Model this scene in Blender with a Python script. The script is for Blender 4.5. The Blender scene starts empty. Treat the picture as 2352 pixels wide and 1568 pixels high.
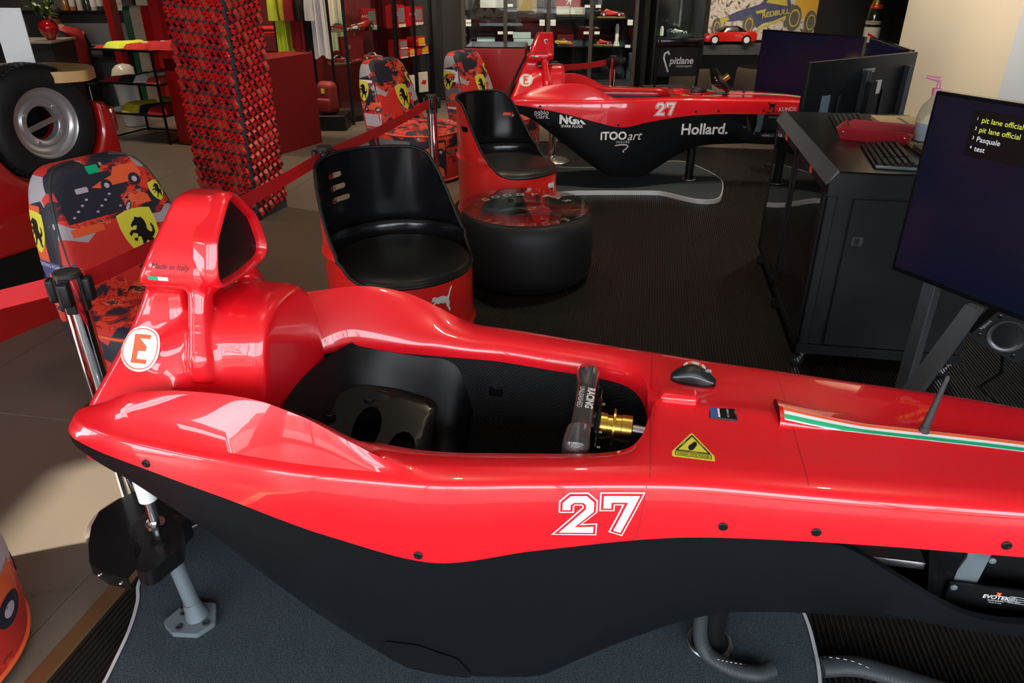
import bpy, bmesh, math, random
from mathutils import Vector, Matrix
from mathutils.bvhtree import BVHTree
R = math.radians
random.seed(7)
sc = bpy.context.scene
col = sc.collection

# ---------------------------------------------------------------- camera
EYE = 1.6
PITCH = math.degrees(math.atan(859 / 1680.0))          # looking down 27 degrees
cam_d = bpy.data.cameras.new('camera')
cam = bpy.data.objects.new('camera', cam_d)
col.objects.link(cam)
cam_d.sensor_width = 36.0
cam_d.lens = 36.0 * 1680 / 2352
cam_d.clip_start = 0.02
cam.location = (0, 0, EYE)
cam.rotation_euler = (R(90 - PITCH), 0, 0)
sc.camera = cam

# ---------------------------------------------------------------- sky, sun, exposure
sc.view_settings.view_transform = 'Standard'
sc.view_settings.look = 'None'
sc.view_settings.gamma = 1.0
sc.view_settings.use_curve_mapping = False
sc.view_settings.exposure = 0.0

world = bpy.data.worlds.new('sky')
sc.world = world
world.use_nodes = True
wn = world.node_tree.nodes
bg = wn['Background']
bg.inputs['Color'].default_value = (0.86, 0.93, 1.0, 1)
bg.inputs['Strength'].default_value = 11.0

sun_d = bpy.data.lights.new('sun', 'SUN')
sun_d.energy = 18.0
sun_d.angle = R(1.5)
sun_d.color = (1.0, 0.9, 0.74)
sun = bpy.data.objects.new('sun', sun_d)
col.objects.link(sun)
sun.rotation_euler = Vector((0.80, 0.26, -0.62)).to_track_quat('-Z', 'Y').to_euler()
# ---------------------------------------------------------------- materials
MATS = {}
def mat(name, color=(.5, .5, .5), rough=.5, metal=0., coat=0., spec=.5, emit=None, es=1., bump=None, vary=None, trans=0., ior=1.5, crough=.03):
    """plain principled material; bump=(scale, strength), vary=(scale, second colour)"""
    if name in MATS: return MATS[name]
    m = bpy.data.materials.new(name); m.use_nodes = True
    nt = m.node_tree; b = nt.nodes['Principled BSDF']
    b.inputs['Base Color'].default_value = (*color, 1)
    b.inputs['Roughness'].default_value = rough
    b.inputs['Metallic'].default_value = metal
    b.inputs['Coat Weight'].default_value = coat
    b.inputs['Coat Roughness'].default_value = crough
    b.inputs['Specular IOR Level'].default_value = spec
    b.inputs['Transmission Weight'].default_value = trans
    b.inputs['IOR'].default_value = ior
    if emit:
        b.inputs['Emission Color'].default_value = (*emit, 1)
        b.inputs['Emission Strength'].default_value = es
    if bump or vary:
        tc = nt.nodes.new('ShaderNodeTexCoord')
    if vary:
        n = nt.nodes.new('ShaderNodeTexNoise'); n.inputs['Scale'].default_value = vary[0]; n.inputs['Detail'].default_value = 5
        nt.links.new(tc.outputs['Object'], n.inputs['Vector'])
        r = nt.nodes.new('ShaderNodeMix'); r.data_type = 'RGBA'
        r.inputs[6].default_value = (*color, 1); r.inputs[7].default_value = (*vary[1], 1)
        nt.links.new(n.outputs['Fac'], r.inputs[0]); nt.links.new(r.outputs[2], b.inputs['Base Color'])
    if bump:
        n = nt.nodes.new('ShaderNodeTexNoise'); n.inputs['Scale'].default_value = bump[0]; n.inputs['Detail'].default_value = 4
        nt.links.new(tc.outputs['Object'], n.inputs['Vector'])
        bp = nt.nodes.new('ShaderNodeBump'); bp.inputs['Strength'].default_value = bump[1]; bp.inputs['Distance'].default_value = .002
        nt.links.new(n.outputs['Fac'], bp.inputs['Height']); nt.links.new(bp.outputs['Normal'], b.inputs['Normal'])
    MATS[name] = m
    return m

def glass_mat(name, tint=(1, 1, 1), gloss=1.0, rough=0.0):
    """thin clear pane: see-through with a mirror-like sheen that follows the angle of view"""
    if name in MATS: return MATS[name]
    m = bpy.data.materials.new(name); m.use_nodes = True
    nt = m.node_tree; nt.nodes.remove(nt.nodes['Principled BSDF'])
    out = nt.nodes['Material Output']
    t = nt.nodes.new('ShaderNodeBsdfTransparent'); t.inputs['Color'].default_value = (*tint, 1)
    g = nt.nodes.new('ShaderNodeBsdfGlossy'); g.inputs['Roughness'].default_value = rough
    g.inputs['Color'].default_value = (gloss, gloss, gloss, 1)
    f = nt.nodes.new('ShaderNodeFresnel')
    ge = nt.nodes.new('ShaderNodeNewGeometry'); ma = nt.nodes.new('ShaderNodeMath'); ma.operation = 'MULTIPLY_ADD'
    ma.inputs[1].default_value = 1 / 1.5 - 1.5; ma.inputs[2].default_value = 1.5      # same sheen from both faces of the pane
    nt.links.new(ge.outputs['Backfacing'], ma.inputs[0]); nt.links.new(ma.outputs[0], f.inputs['IOR'])
    mx = nt.nodes.new('ShaderNodeMixShader')
    nt.links.new(f.outputs[0], mx.inputs[0]); nt.links.new(t.outputs[0], mx.inputs[1]); nt.links.new(g.outputs[0], mx.inputs[2])
    nt.links.new(mx.outputs[0], out.inputs['Surface'])
    MATS[name] = m
    return m

def weave_mat(name, scale, c0, c1, rough=.25, coat=1., strength=.4, diag=False, spec=.5):
    """woven carbon cloth under lacquer"""
    if name in MATS: return MATS[name]
    m = mat(name, c0, rough, coat=coat, spec=spec)
    nt = m.node_tree; b = nt.nodes['Principled BSDF']
    tc = nt.nodes.new('ShaderNodeTexCoord'); mp = nt.nodes.new('ShaderNodeMapping')
    if diag: mp.inputs['Rotation'].default_value = (R(35), R(20), R(45))
    nt.links.new(tc.outputs['Object'], mp.inputs['Vector'])
    ck = nt.nodes.new('ShaderNodeTexChecker'); ck.inputs['Scale'].default_value = scale
    ck.inputs['Color1'].default_value = (*c0, 1); ck.inputs['Color2'].default_value = (*c1, 1)
    nt.links.new(mp.outputs[0], ck.inputs['Vector']); nt.links.new(ck.outputs['Color'], b.inputs['Base Color'])
    bp = nt.nodes.new('ShaderNodeBump'); bp.inputs['Strength'].default_value = strength; bp.inputs['Distance'].default_value = .001
    nt.links.new(ck.outputs['Fac'], bp.inputs['Height']); nt.links.new(bp.outputs['Normal'], b.inputs['Normal'])
    return m

def collage_mat(name):
    """upholstery printed all over with overlapping race pictures: red, orange, navy, white and yellow shreds"""
    if name in MATS: return MATS[name]
    m = mat(name, (.5, .03, .02), .6)
    nt = m.node_tree; b = nt.nodes['Principled BSDF']; L = nt.links.new
    tc = nt.nodes.new('ShaderNodeTexCoord')
    mp = nt.nodes.new('ShaderNodeMapping'); mp.inputs['Scale'].default_value = (1, 1, 1.5); L(tc.outputs['Object'], mp.inputs['Vector'])
    n1 = nt.nodes.new('ShaderNodeTexNoise'); n1.inputs['Scale'].default_value = 9; n1.inputs['Detail'].default_value = 6; n1.inputs['Distortion'].default_value = .4
    L(mp.outputs[0], n1.inputs['Vector'])
    r1 = nt.nodes.new('ShaderNodeValToRGB'); r1.color_ramp.interpolation = 'CONSTANT'
    cols = [(0, (.012, .012, .022)), (.40, (.02, .02, .035)), (.455, (.35, .012, .012)), (.50, (.75, .05, .02)), (.545, (.55, .02, .015)), (.575, (.85, .13, .05)), (.61, (.03, .03, .04)), (.65, (.55, .5, .52)), (.69, (.7, .03, .02))]
    e = r1.color_ramp.elements
    e[0].position, e[0].color = cols[0][0], (*cols[0][1], 1); e[1].position, e[1].color = cols[1][0], (*cols[1][1], 1)
    for p, c in cols[2:]:
        k = e.new(p); k.color = (*c, 1)
    L(n1.outputs['Fac'], r1.inputs[0])
    v = nt.nodes.new('ShaderNodeTexVoronoi'); v.inputs['Scale'].default_value = 5.5; L(mp.outputs[0], v.inputs['Vector'])
    r2 = nt.nodes.new('ShaderNodeValToRGB'); r2.color_ramp.interpolation = 'CONSTANT'
    e = r2.color_ramp.elements; e[0].color = (.015, .015, .03, 1); e[1].position = .34; e[1].color = (.62, .025, .02, 1)
    k = e.new(.8); k.color = (.4, .37, .4, 1); k = e.new(.9); k.color = (.8, .1, .04, 1)
    L(v.outputs['Color'], r2.inputs[0])
    n2 = nt.nodes.new('ShaderNodeTexNoise'); n2.inputs['Scale'].default_value = 3.3; L(tc.outputs['Object'], n2.inputs['Vector'])
    r3 = nt.nodes.new('ShaderNodeValToRGB'); r3.color_ramp.interpolation = 'CONSTANT'; r3.color_ramp.elements[1].position = .52
    L(n2.outputs['Fac'], r3.inputs[0])
    mx = nt.nodes.new('ShaderNodeMix'); mx.data_type = 'RGBA'
    L(r3.outputs[0], mx.inputs[0]); L(r1.outputs[0], mx.inputs[6]); L(r2.outputs[0], mx.inputs[7])
    L(mx.outputs[2], b.inputs['Base Color'])
    return m

RED = (.80, .007, .016)
M_paint = mat('red car paint', RED, .32, coat=1., spec=.4)
M_red = mat('red gloss panel', (.50, .006, .008), .35, coat=.3)
M_redmat = mat('red satin board', (.24, .004, .006), .55)
M_barrel = mat('red drum lacquer', (.86, .022, .016), .3, coat=.6)
M_belt = mat('red belt webbing', (.60, .008, .012), .65)
M_black = mat('black satin plastic', (.006, .006, .007), .42, spec=.35)
M_hull = mat('black hull foil', (.0045, .0055, .007), .46, spec=.22)
M_bgloss = mat('black gloss', (.006, .006, .007), .18)
M_dark = mat('dark grey', (.03, .03, .033), .55)
M_steel = mat('black powder coat', (.006, .0065, .008), .45, spec=.3)
M_chrome = mat('chrome', (.86, .86, .88), .08, 1.)
M_alu = mat('aluminium', (.70, .72, .74), .32, 1.)
M_grey = mat('grey painted metal', (.15, .18, .20), .4, .2)
M_brass = mat('brass trim', (.42, .31, .15), .4, .9)
M_gold = mat('gold anodised', (.72, .46, .09), .28, 1.)
M_white = mat('white', (.82, .82, .82), .5)
M_offw = mat('off white', (.66, .63, .57), .55)
M_yellow = mat('shield yellow', (.72, .66, .05), .6)
M_neon = mat('neon yellow cloth', (.68, .82, .05), .8)
M_mustard = mat('mustard cloth', (.55, .48, .02), .8)
M_orange = mat('orange red print', (.80, .11, .03), .6)
M_green = mat('flag green', (.0, .42, .19), .45)
M_leather = mat('black leather', (.008, .0075, .007), .42, spec=.35, bump=(90, .15))
M_rubber = mat('tyre rubber', (.008, .008, .009), .55, spec=.35, bump=(60, .12))
M_glass = glass_mat('clear glass', (.93, .97, .95))
M_pane = glass_mat('window pane', (.97, .98, .98))
M_carbon = weave_mat('carbon weave', 330, (.012, .012, .013), (.075, .072, .068), .3, 1., .25, True)
M_carbon2 = weave_mat('carbon seat cloth', 420, (.0015, .0015, .002), (.009, .009, .0085), .24, .15, .5, False, .25)
M_liner = weave_mat('ribbed cockpit lining', 190, (.004, .004, .005), (.022, .023, .024), .34, .25, .8)
M_blue = mat('print blue', (.06, .07, .22), .6)
M_skin = mat('skin', (.36, .17, .11), .55)
M_print = collage_mat('race picture print')

# ---------------------------------------------------------------- mesh builder
class MB:
    def __init__(self): self.v = []; self.f = []; self.m = []
    def add(self, vs, fs, mi=0):
        o = len(self.v); self.v += [Vector(p) for p in vs]
        self.f += [[i + o for i in q] for q in fs]; self.m += [mi] * len(fs); return self
    def box(self, a, b, mi=0, T=None):
        x0, y0, z0 = a; x1, y1, z1 = b
        vs = [Vector(p) for p in ((x0, y0, z0), (x1, y0, z0), (x1, y1, z0), (x0, y1, z0), (x0, y0, z1), (x1, y0, z1), (x1, y1, z1), (x0, y1, z1))]
        if T: vs = [T @ p for p in vs]
        return self.add(vs, [(3, 2, 1, 0), (4, 5, 6, 7), (0, 1, 5, 4), (1, 2, 6, 5), (2, 3, 7, 6), (3, 0, 4, 7)], mi)
    def rbox(self, a, b, r, seg=2, mi=0, T=None):
        bm = bmesh.new(); bmesh.ops.create_cube(bm, size=1)
        for v in bm.verts:
            v.co = Vector([(a[i] + b[i]) / 2 + v.co[i] * (b[i] - a[i]) for i in range(3)])
        bmesh.ops.bevel(bm, geom=bm.edges[:], offset=r, segments=seg, affect='EDGES', profile=.5)
        return self.bm(bm, mi, T)
    def bm(self, bm, mi=0, T=None):
        bm.verts.index_update()
        vs = [(T @ v.co if T else v.co.copy()) for v in bm.verts]
        fs = [[v.index for v in f.verts] for f in bm.faces]
        bm.free(); return self.add(vs, fs, mi)
    def cyl(self, p0, p1, r0, r1=None, n=16, caps=True, mi=0):
        r1 = r0 if r1 is None else r1
        p0, p1 = Vector(p0), Vector(p1); d = (p1 - p0).normalized()
        u = d.orthogonal().normalized(); w = d.cross(u)
        vs = []
        for p, r in ((p0, r0), (p1, r1)):
            vs += [p + (u * math.cos(2 * math.pi * i / n) + w * math.sin(2 * math.pi * i / n)) * r for i in range(n)]
        fs = [(i, (i + 1) % n, n + (i + 1) % n, n + i) for i in range(n)]
        if caps: fs += [tuple(range(n - 1, -1, -1)), tuple(range(n, 2 * n))]
        return self.add(vs, fs, mi)
    def lathe(self, prof, n=32, T=None, mi=0, close=False, caps=True):
        """prof = [(radius, z)...] turned round z"""
        vs = []; fs = []; k = len(prof)
        for r, z in prof:
            vs += [Vector((r * math.cos(2 * math.pi * i / n), r * math.sin(2 * math.pi * i / n), z)) for i in range(n)]
        for j in range(k - 1 if not close else k):
            a, b = j * n, ((j + 1) % k) * n
            fs += [(a + i, a + (i + 1) % n, b + (i + 1) % n, b + i) for i in range(n)]
        if not close and caps:
            if prof[0][0] > 1e-6: fs.append(tuple(range(n - 1, -1, -1)))
            if prof[-1][0] > 1e-6: fs.append(tuple(range((k - 1) * n, k * n)))
        if T: vs = [T @ p for p in vs]
        return self.add(vs, fs, mi)
    def tube(self, path, r, n=10, closed=False, caps=True, mi=0, flat=1.):
        pts = [Vector(p) for p in path]; k = len(pts)
        rs = r if isinstance(r, (list, tuple)) else [r] * k
        vs = []; u = None
        for i, p in enumerate(pts):
            a = pts[(i - 1) % k] if (i or closed) else p; b = pts[(i + 1) % k] if (i < k - 1 or closed) else p
            d = (b - a).normalized()
            if u is None: u = d.cross(Vector((0, 0, 1))); u = d.orthogonal() if u.length < .1 else u
            u = (u - d * u.dot(d)).normalized(); w = d.cross(u)
            vs += [p + (u * math.cos(2 * math.pi * j / n) + w * (math.sin(2 * math.pi * j / n) * flat)) * rs[i] for j in range(n)]
        fs = []
        for i in range(k if closed else k - 1):
            a, b = i * n, ((i + 1) % k) * n
            fs += [(a + j, a + (j + 1) % n, b + (j + 1) % n, b + j) for j in range(n)]
        if caps and not closed: fs += [tuple(range(n - 1, -1, -1)), tuple(range((k - 1) * n, k * n))]
        return self.add(vs, fs, mi)
    def prism(self, poly, z0, z1, T=None, mi=0):
        """2-D outline pulled from z0 to z1"""
        n = len(poly)
        vs = [Vector((x, y, z0)) for x, y in poly] + [Vector((x, y, z1)) for x, y in poly]
        if T: vs = [T @ p for p in vs]
        fs = [tuple(range(n - 1, -1, -1)), tuple(range(n, 2 * n))] + [(i, (i + 1) % n, n + (i + 1) % n, n + i) for i in range(n)]
        return self.add(vs, fs, mi)
    def grid(self, rows, mi=0, closed=False, flip=False):
        n = len(rows[0]); vs = [p for r in rows for p in r]; fs = []
        for i in range(len(rows) - 1):
            for j in range(n if closed else n - 1):
                q = (i * n + j, i * n + (j + 1) % n, (i + 1) * n + (j + 1) % n, (i + 1) * n + j)
                fs.append(q[::-1] if flip else q)
        return self.add(vs, fs, mi)
    def ball(self, c, r, n=12, mi=0):
        rx, ry, rz = (r, r, r) if not isinstance(r, (tuple, list)) else r
        prof = [(math.sin(math.pi * i / n), -math.cos(math.pi * i / n)) for i in range(n + 1)]
        T = Matrix.Translation(c) @ Matrix.Diagonal((rx, ry, rz, 1))
        prof[0] = (1e-7, -1); prof[-1] = (1e-7, 1)
        return self.lathe(prof, n * 2, T, mi)
    def mesh(self, name, mats, smooth=35, fix=False):
        me = bpy.data.meshes.new(name)
        me.from_pydata([tuple(v) for v in self.v], [], self.f)
        for x in (mats if isinstance(mats, (list, tuple)) else [mats]): me.materials.append(x)
        if len(set(self.m)) > 1: me.polygons.foreach_set('material_index', self.m)
        if fix:
            bm = bmesh.new(); bm.from_mesh(me)
            bmesh.ops.remove_doubles(bm, verts=bm.verts, dist=1e-5)
            bmesh.ops.recalc_face_normals(bm, faces=bm.faces); bm.to_mesh(me); bm.free()
        if smooth:
            me.polygons.foreach_set('use_smooth', [True] * len(me.polygons))
            me.set_sharp_from_angle(angle=R(smooth))
        me.update(); return me
    def build(self, name, mats, parent=None, smooth=35, fix=False, loc=None):
        return put(name, self.mesh(name, mats, smooth, fix), parent, loc)

def put(name, me, parent=None, loc=None, rot=None, scale=None):
    o = bpy.data.objects.new(name, me); col.objects.link(o)
    if parent: o.parent = parent
    if loc is not None: o.location = loc
    if rot is not None: o.rotation_euler = rot
    if scale is not None: o.scale = scale
    return o
def tag(o, label=None, cat=None, group=None, kind=None):
    if label: o['label'] = label
    if cat: o['category'] = cat
    if group: o['group'] = group
    if kind: o['kind'] = kind
    return o
def thing(name, label, cat, loc=(0, 0, 0), rz=0., group=None):
    o = bpy.data.objects.new(name, None); col.objects.link(o); o.empty_display_size = .1
    o.location = loc; o.rotation_euler = (0, 0, rz)
    return tag(o, label, cat, group)
def struct(o): o['kind'] = 'structure'; return o
def copy_tree(o, parent=None):
    c = o.copy(); col.objects.link(c)
    if parent: c.parent = parent
    for ch in list(o.children): copy_tree(ch, c)
    return c
def lerp(a, b, t): return a + (b - a) * t
def tab(t, s):
    """piecewise smooth table lookup"""
    if s <= t[0][0]: return t[0][1]
    if s >= t[-1][0]: return t[-1][1]
    for i in range(len(t) - 1):
        if t[i][0] <= s <= t[i + 1][0]:
            x0, y0 = t[i]; x1, y1 = t[i + 1]; h = x1 - x0; u = (s - x0) / h
            def sl(k):
                if k <= 0 or k >= len(t) - 1: return None
                a = (t[k][1] - t[k - 1][1]) / (t[k][0] - t[k - 1][0]); b = (t[k + 1][1] - t[k][1]) / (t[k + 1][0] - t[k][0])
                return 0 if a * b <= 0 else 2 * a * b / (a + b)
            d = (y1 - y0) / h
            m0, m1 = sl(i), sl(i + 1)
            m0 = d if m0 is None else m0; m1 = d if m1 is None else m1
            return (2*u**3 - 3*u*u + 1) * y0 + (u**3 - 2*u*u + u) * h * m0 + (-2*u**3 + 3*u*u) * y1 + (u**3 - u*u) * h * m1
def ring_pts(n, r, z=0., a0=0.): return [Vector((r * math.cos(a0 + 2 * math.pi * i / n), r * math.sin(a0 + 2 * math.pi * i / n), z)) for i in range(n)]

# ---------------------------------------------------------------- flat prints and lettering
_TXT = {}
def text2d(s, shear=0., bold=0., space=1.):
    """letters as a flat triangulated mesh, height of capitals about 0.7, centred"""
    key = (s, shear, bold, space)
    if key in _TXT: return _TXT[key]
    cu = bpy.data.curves.new('t', 'FONT'); cu.body = s; cu.shear = shear; cu.offset = bold; cu.align_x = 'CENTER'; cu.align_y = 'CENTER'
    cu.space_character = space; cu.resolution_u = 4
    ob = bpy.data.objects.new('t', cu); col.objects.link(ob)
    dg = bpy.context.evaluated_depsgraph_get(); dg.update()
    me = bpy.data.meshes.new_from_object(ob.evaluated_get(dg))
    vs = [(v.co.x, v.co.y) for v in me.vertices]; fs = [list(p.vertices) for p in me.polygons]
    bpy.data.objects.remove(ob); bpy.data.curves.remove(cu); bpy.data.meshes.remove(me)
    _TXT[key] = (vs, fs); return vs, fs
def poly2d(pts): return (list(pts), [list(range(len(pts)))])
def disc2d(r, n=40, rx=None): return poly2d([((rx or r) * math.cos(2 * math.pi * i / n), r * math.sin(2 * math.pi * i / n)) for i in range(n)])
def ring2d(r0, r1, n=40):
    vs = [(r * math.cos(2 * math.pi * i / n), r * math.sin(2 * math.pi * i / n)) for r in (r0, r1) for i in range(n)]
    return vs, [[i, (i + 1) % n, n + (i + 1) % n, n + i] for i in range(n)]
def bvh_of(mb): return BVHTree.FromPolygons([tuple(v) for v in mb.v], mb.f)
def bvh_me(me): return BVHTree.FromPolygons([tuple(v.co) for v in me.vertices], [list(p.vertices) for p in me.polygons])
def decal(name, shape, material, parent, o, ex, ey, size=1., bvh=None, off=.0012, maxlen=None, reach=.2, sx=1., warp=None):
    """lay a flat print on a surface: o centre, ex/ey its axes (outward = ex x ey), wrapped over bvh"""
    vs, fs = shape
    o, ex, ey = Vector(o), Vector(ex).normalized(), Vector(ey).normalized(); n = ex.cross(ey).normalized()
    bm = bmesh.new()
    bv = [bm.verts.new((x * size * sx, y * size, 0)) for x, y in vs]
    for q in fs:
        try: bm.faces.new([bv[i] for i in q])
        except ValueError: pass
    bmesh.ops.triangulate(bm, faces=bm.faces[:])
    if maxlen:
        for _ in range(7):
            es = [e for e in bm.edges if e.calc_length() > maxlen]
            if not es or len(bm.faces) > 6000: break
            bmesh.ops.subdivide_edges(bm, edges=es, cuts=1)
            bmesh.ops.triangulate(bm, faces=bm.faces[:])
    gone = []
    for v in bm.verts:
        x, y = v.co.x, v.co.y
        if warp: x, y = warp(x, y)
        p = o + ex * x + ey * y
        if bvh:
            h, hn, _, _ = bvh.ray_cast(p + n * reach, -n, reach * 2.5)
            if h:
                p = h + (hn if hn.dot(n) > 0 else -hn) * off
            else: gone.append(v)
        else: p = p + n * off
        v.co = p
    if gone and len(gone) < len(bm.verts): bmesh.ops.delete(bm, geom=gone, context='VERTS')
    me = bpy.data.meshes.new(name); bm.to_mesh(me); bm.free()
    me.materials.append(material)
    return put(name, me, parent)
SHIELD = [(-.5, .62), (-.25, .68), (0, .70), (.25, .68), (.5, .62), (.53, .3), (.5, 0), (.42, -.25), (.28, -.47), (.12, -.62), (0, -.70), (-.12, -.62), (-.28, -.47), (-.42, -.25), (-.5, 0), (-.53, .3)]
HORSE = [(-.02, .52), (.06, .47), (.16, .46), (.21, .36), (.22, .22), (.19, .10), (.25, .0), (.31, -.02), (.36, .08), (.34, .18), (.38, .24), (.42, .12), (.40, -.04), (.33, -.12), (.26, -.16), (.29, -.27), (.23, -.36), (.28, -.48), (.22, -.52), (.15, -.40), (.14, -.28), (.08, -.20), (.00, -.26), (-.10, -.44), (-.20, -.52), (-.23, -.46), (-.14, -.36), (-.08, -.20), (-.07, -.06), (-.15, -.04), (-.24, -.16), (-.31, -.10), (-.27, -.04), (-.19, -.07), (-.13, .04), (-.26, .10), (-.34, .02), (-.38, .10), (-.28, .18), (-.13, .16), (-.06, .26), (-.14, .29), (-.22, .25), (-.24, .31), (-.15, .40), (-.08, .44)]
CAT = [(-.50, .30), (-.42, .36), (-.34, .34), (-.25, .30), (-.08, .33), (.10, .30), (.22, .22), (.31, .32), (.40, .55), (.48, .64), (.53, .62), (.50, .54), (.42, .40), (.36, .20), (.33, .06), (.37, -.10), (.33, -.22), (.40, -.38), (.36, -.50), (.28, -.36), (.20, -.20), (.14, -.02), (.02, -.04), (-.10, .02), (-.24, .00), (-.33, .06), (-.43, -.02), (-.46, .05), (-.38, .12), (-.44, .16), (-.52, .14), (-.53, .20), (-.49, .24)]
def shield(parent, o, ex, ey, h, bvh, off=.0025):
    decal('shield_badge', poly2d(SHIELD), M_yellow, parent, o, ex, ey, h / 1.4, bvh, off, .03)
    decal('horse_emblem', poly2d(HORSE), M_black, parent, o, ex, ey, h / 1.5, bvh, off + .0012, .03)
# ---------------------------------------------------------------- the room
GA = R(-10.05)                                        # the shop is laid out askew to the camera
GRID = Matrix.Rotation(GA, 4, 'Z')
X0, X1, Y0, Y1, HC = -4.7, 4.9, -2.7, 10.3, 3.2
XL = -7.4                                             # the bar corner reaches further left

M_tile = mat('stone floor tile', (.155, .125, .095), .36, bump=(45, .05), vary=(2.2, (.11, .092, .075)))
M_grout = mat('tile joint', (.07, .06, .05), .8)
M_wallb = mat('charcoal wall', (.022, .021, .02), .6)
M_wallgrey = mat('grey wall', (.10, .095, .09), .7)
M_beige = mat('beige wall', (.78, .68, .52), .75)
M_bluegrey = mat('cool white wall', (.62, .68, .74), .7)
M_ceil = mat('ceiling board', (.35, .34, .33), .9)

fl = MB().box((XL - .3, Y0 - .3, -.12), (X1 + .3, Y1 + .3, -.003)).build('floor', M_grout, smooth=None); struct(fl)
T = 1.25
tm = MB().rbox((-T/2 + .002, -T/2 + .002, -.02), (T/2 - .002, T/2 - .002, 0), .0012, 1).mesh('floor_tile', M_tile, None)
inv = GRID.inverted()
for i in range(-9, 9):
    for j in range(-6, 12):
        p = GRID @ Vector((i * T + .36, j * T + .22, 0))
        if XL - .2 < p.x < X1 + .2 and Y0 - .2 < p.y < Y1 + .2 and not (p.x < X0 - .5 and p.y < 2.4):
            put('floor_tile', tm, fl, p, (0, 0, GA))
struct(MB().box((X0 - .2, Y0 - .2, HC), (X1 + .2, 2.6, HC + .12)).box((XL - .2, 2.6, HC), (X1 + .2, Y1 + .2, HC + .12)).build('ceiling', M_ceil, smooth=None))
struct(MB().box((XL - .3, Y1, 0), (X1 + .3, Y1 + .2, HC)).build('wall_back', M_wallb, smooth=None))
struct(MB().box((X1, Y0, 0), (X1 + .2, Y1, HC)).build('wall_right', M_wallb, smooth=None))
w = MB().box((XL - .2, 2.6, 0), (XL, Y1, HC)).box((XL, 2.6, 0), (X0, 2.8, HC))
for a, b in ((-2.7, -2.3), (-.6, .36), (1.14, 2.6)): w.box((X0 - .2, a, 0), (X0, b, HC))  # unseen wall, openings sized to shape the sun patch on the floor
w.box((X0 - .2, -2.3, 2.86), (X0, 1.14, HC)).box((X0 - .2, -2.3, 1.9), (X0, 1.14, 2.40)).box((X0 - .2, -2.3, 0), (X0, 1.14, .1))
struct(w.build('wall_left', M_wallgrey, smooth=None))
w = MB().box((X0, Y0 - .2, HC - .3), (X1, Y0, HC)).box((X0, Y0 - .2, 0), (X1, Y0, .12))
xs = [X0, -3.0, -1.3, .4, 2.1, 3.6, X1]
for x in (X0, X1 - .3): w.box((x, Y0 - .2, 0), (x + .3, Y0, HC))
struct(w.build('wall_front', M_wallgrey, smooth=None))
k = 1
def window(a, b, z0, z1, n):
    """shop-front bay between two plan points: black frame and a pane"""
    a, b = Vector((*a, 0)), Vector((*b, 0)); d = (b - a).normalized(); t = Vector((-d.y, d.x, 0)) * .03; up = Vector((0, 0, 1))
    e = struct(thing('window_%d' % n, None, None, (0, 0, 0)))
    mb = MB()
    def bar(p, q, s): 
        u = (q - p).normalized(); s2 = u.cross(t.normalized()) * s
        vs = [x + sx * t + sy * s2 for x in (p, q) for sx, sy in ((-1, -1), (1, -1), (1, 1), (-1, 1))]
        mb.add(vs, [(3, 2, 1, 0), (4, 5, 6, 7), (0, 1, 5, 4), (1, 2, 6, 5), (2, 3, 7, 6), (3, 0, 4, 7)])
    bar(a + up * z0, b + up * z0, .03); bar(a + up * z1, b + up * z1, .03)
    bar(a + up * z0, a + up * z1, .035); bar(b + up * z0, b + up * z1, .035)
    mb.build('window_frame', M_steel, e, None)
    MB().add([a + up * z0 + t * .2, b + up * z0 + t * .2, b + up * z1 + t * .2, a + up * z1 + t * .2], [(0, 1, 2, 3)]).build('window_pane', M_pane, e, None)
for i in range(len(xs) - 1):
    window((xs[i], Y0 - .1), (xs[i + 1], Y0 - .1), .12, 2.9, k); k += 1
for a, b in ((-2.3, -.6), (.36, 1.14)):
    window((X0 - .1, a), (X0 - .1, b), 2.40, 2.86, k); k += 1
    window((X0 - .1, a), (X0 - .1, b), .1, 1.9, k); k += 1

# pale wall stub with a pilaster and a window reveal on the right
struct(MB().box((3.42, 5.55, 0), (X1, 6.95, HC)).build('wall_pier', M_beige, smooth=None))
struct(MB().box((3.36, 5.28, 0), (X1, 5.55, HC)).build('trim_1', M_beige, smooth=None))
struct(MB().box((3.36, 4.60, 0), (X1, 5.28, HC)).build('trim_2', M_bluegrey, smooth=None))

# pavement and a dim street front outside, for the daylight to come over
M_pave = mat('pavement', (.28, .27, .25), .9, vary=(1.5, (.2, .2, .19)))
tag(MB().box((-40, -40, -.2), (40, Y0 - .35, -.02)).build('pavement', M_pave, smooth=None), kind='structure')
M_street = mat('street facade', (.22, .16, .13), .9, vary=(.8, (.3, .26, .22)))
ob = thing('street_building', 'low brown building across the street outside the shop front', 'building', (0, -17, 0))
f = MB().box((-26, -3, 0), (26, 0, 3.6)).build('wall', M_street, ob, None)
for i in range(14):
    x = -24 + i * 3.5
    MB().box((x, -.05, 1.0), (x + 1.6, .04, 2.7)).build('window', M_bgloss, f, None)
M_bark = mat('bark', (.06, .045, .035), .9)
def bare_tree(x, y, h, seed):
    rnd = random.Random(seed); mb = MB()
    def br(p, d, l, r, dep):
        q = p + d * l; mb.cyl(p, q, r, r * .65, 6, False)
        if dep == 0: return
        for _ in range(3):
            e = (d + Vector((rnd.uniform(-.7, .7), rnd.uniform(-.7, .7), rnd.uniform(-.1, .5)))).normalized()
            br(q, e, l * rnd.uniform(.6, .8), r * .6, dep - 1)
    br(Vector((0, 0, -.05)), Vector((0, 0, 1)), h * .35, .1, 5)
    t = thing('bare_tree', 'leafless street tree on the pavement outside the shop front', 'tree', (x, y, 0), 0, 'street trees')
    mb.build('branches', M_bark, t, 60)
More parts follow.
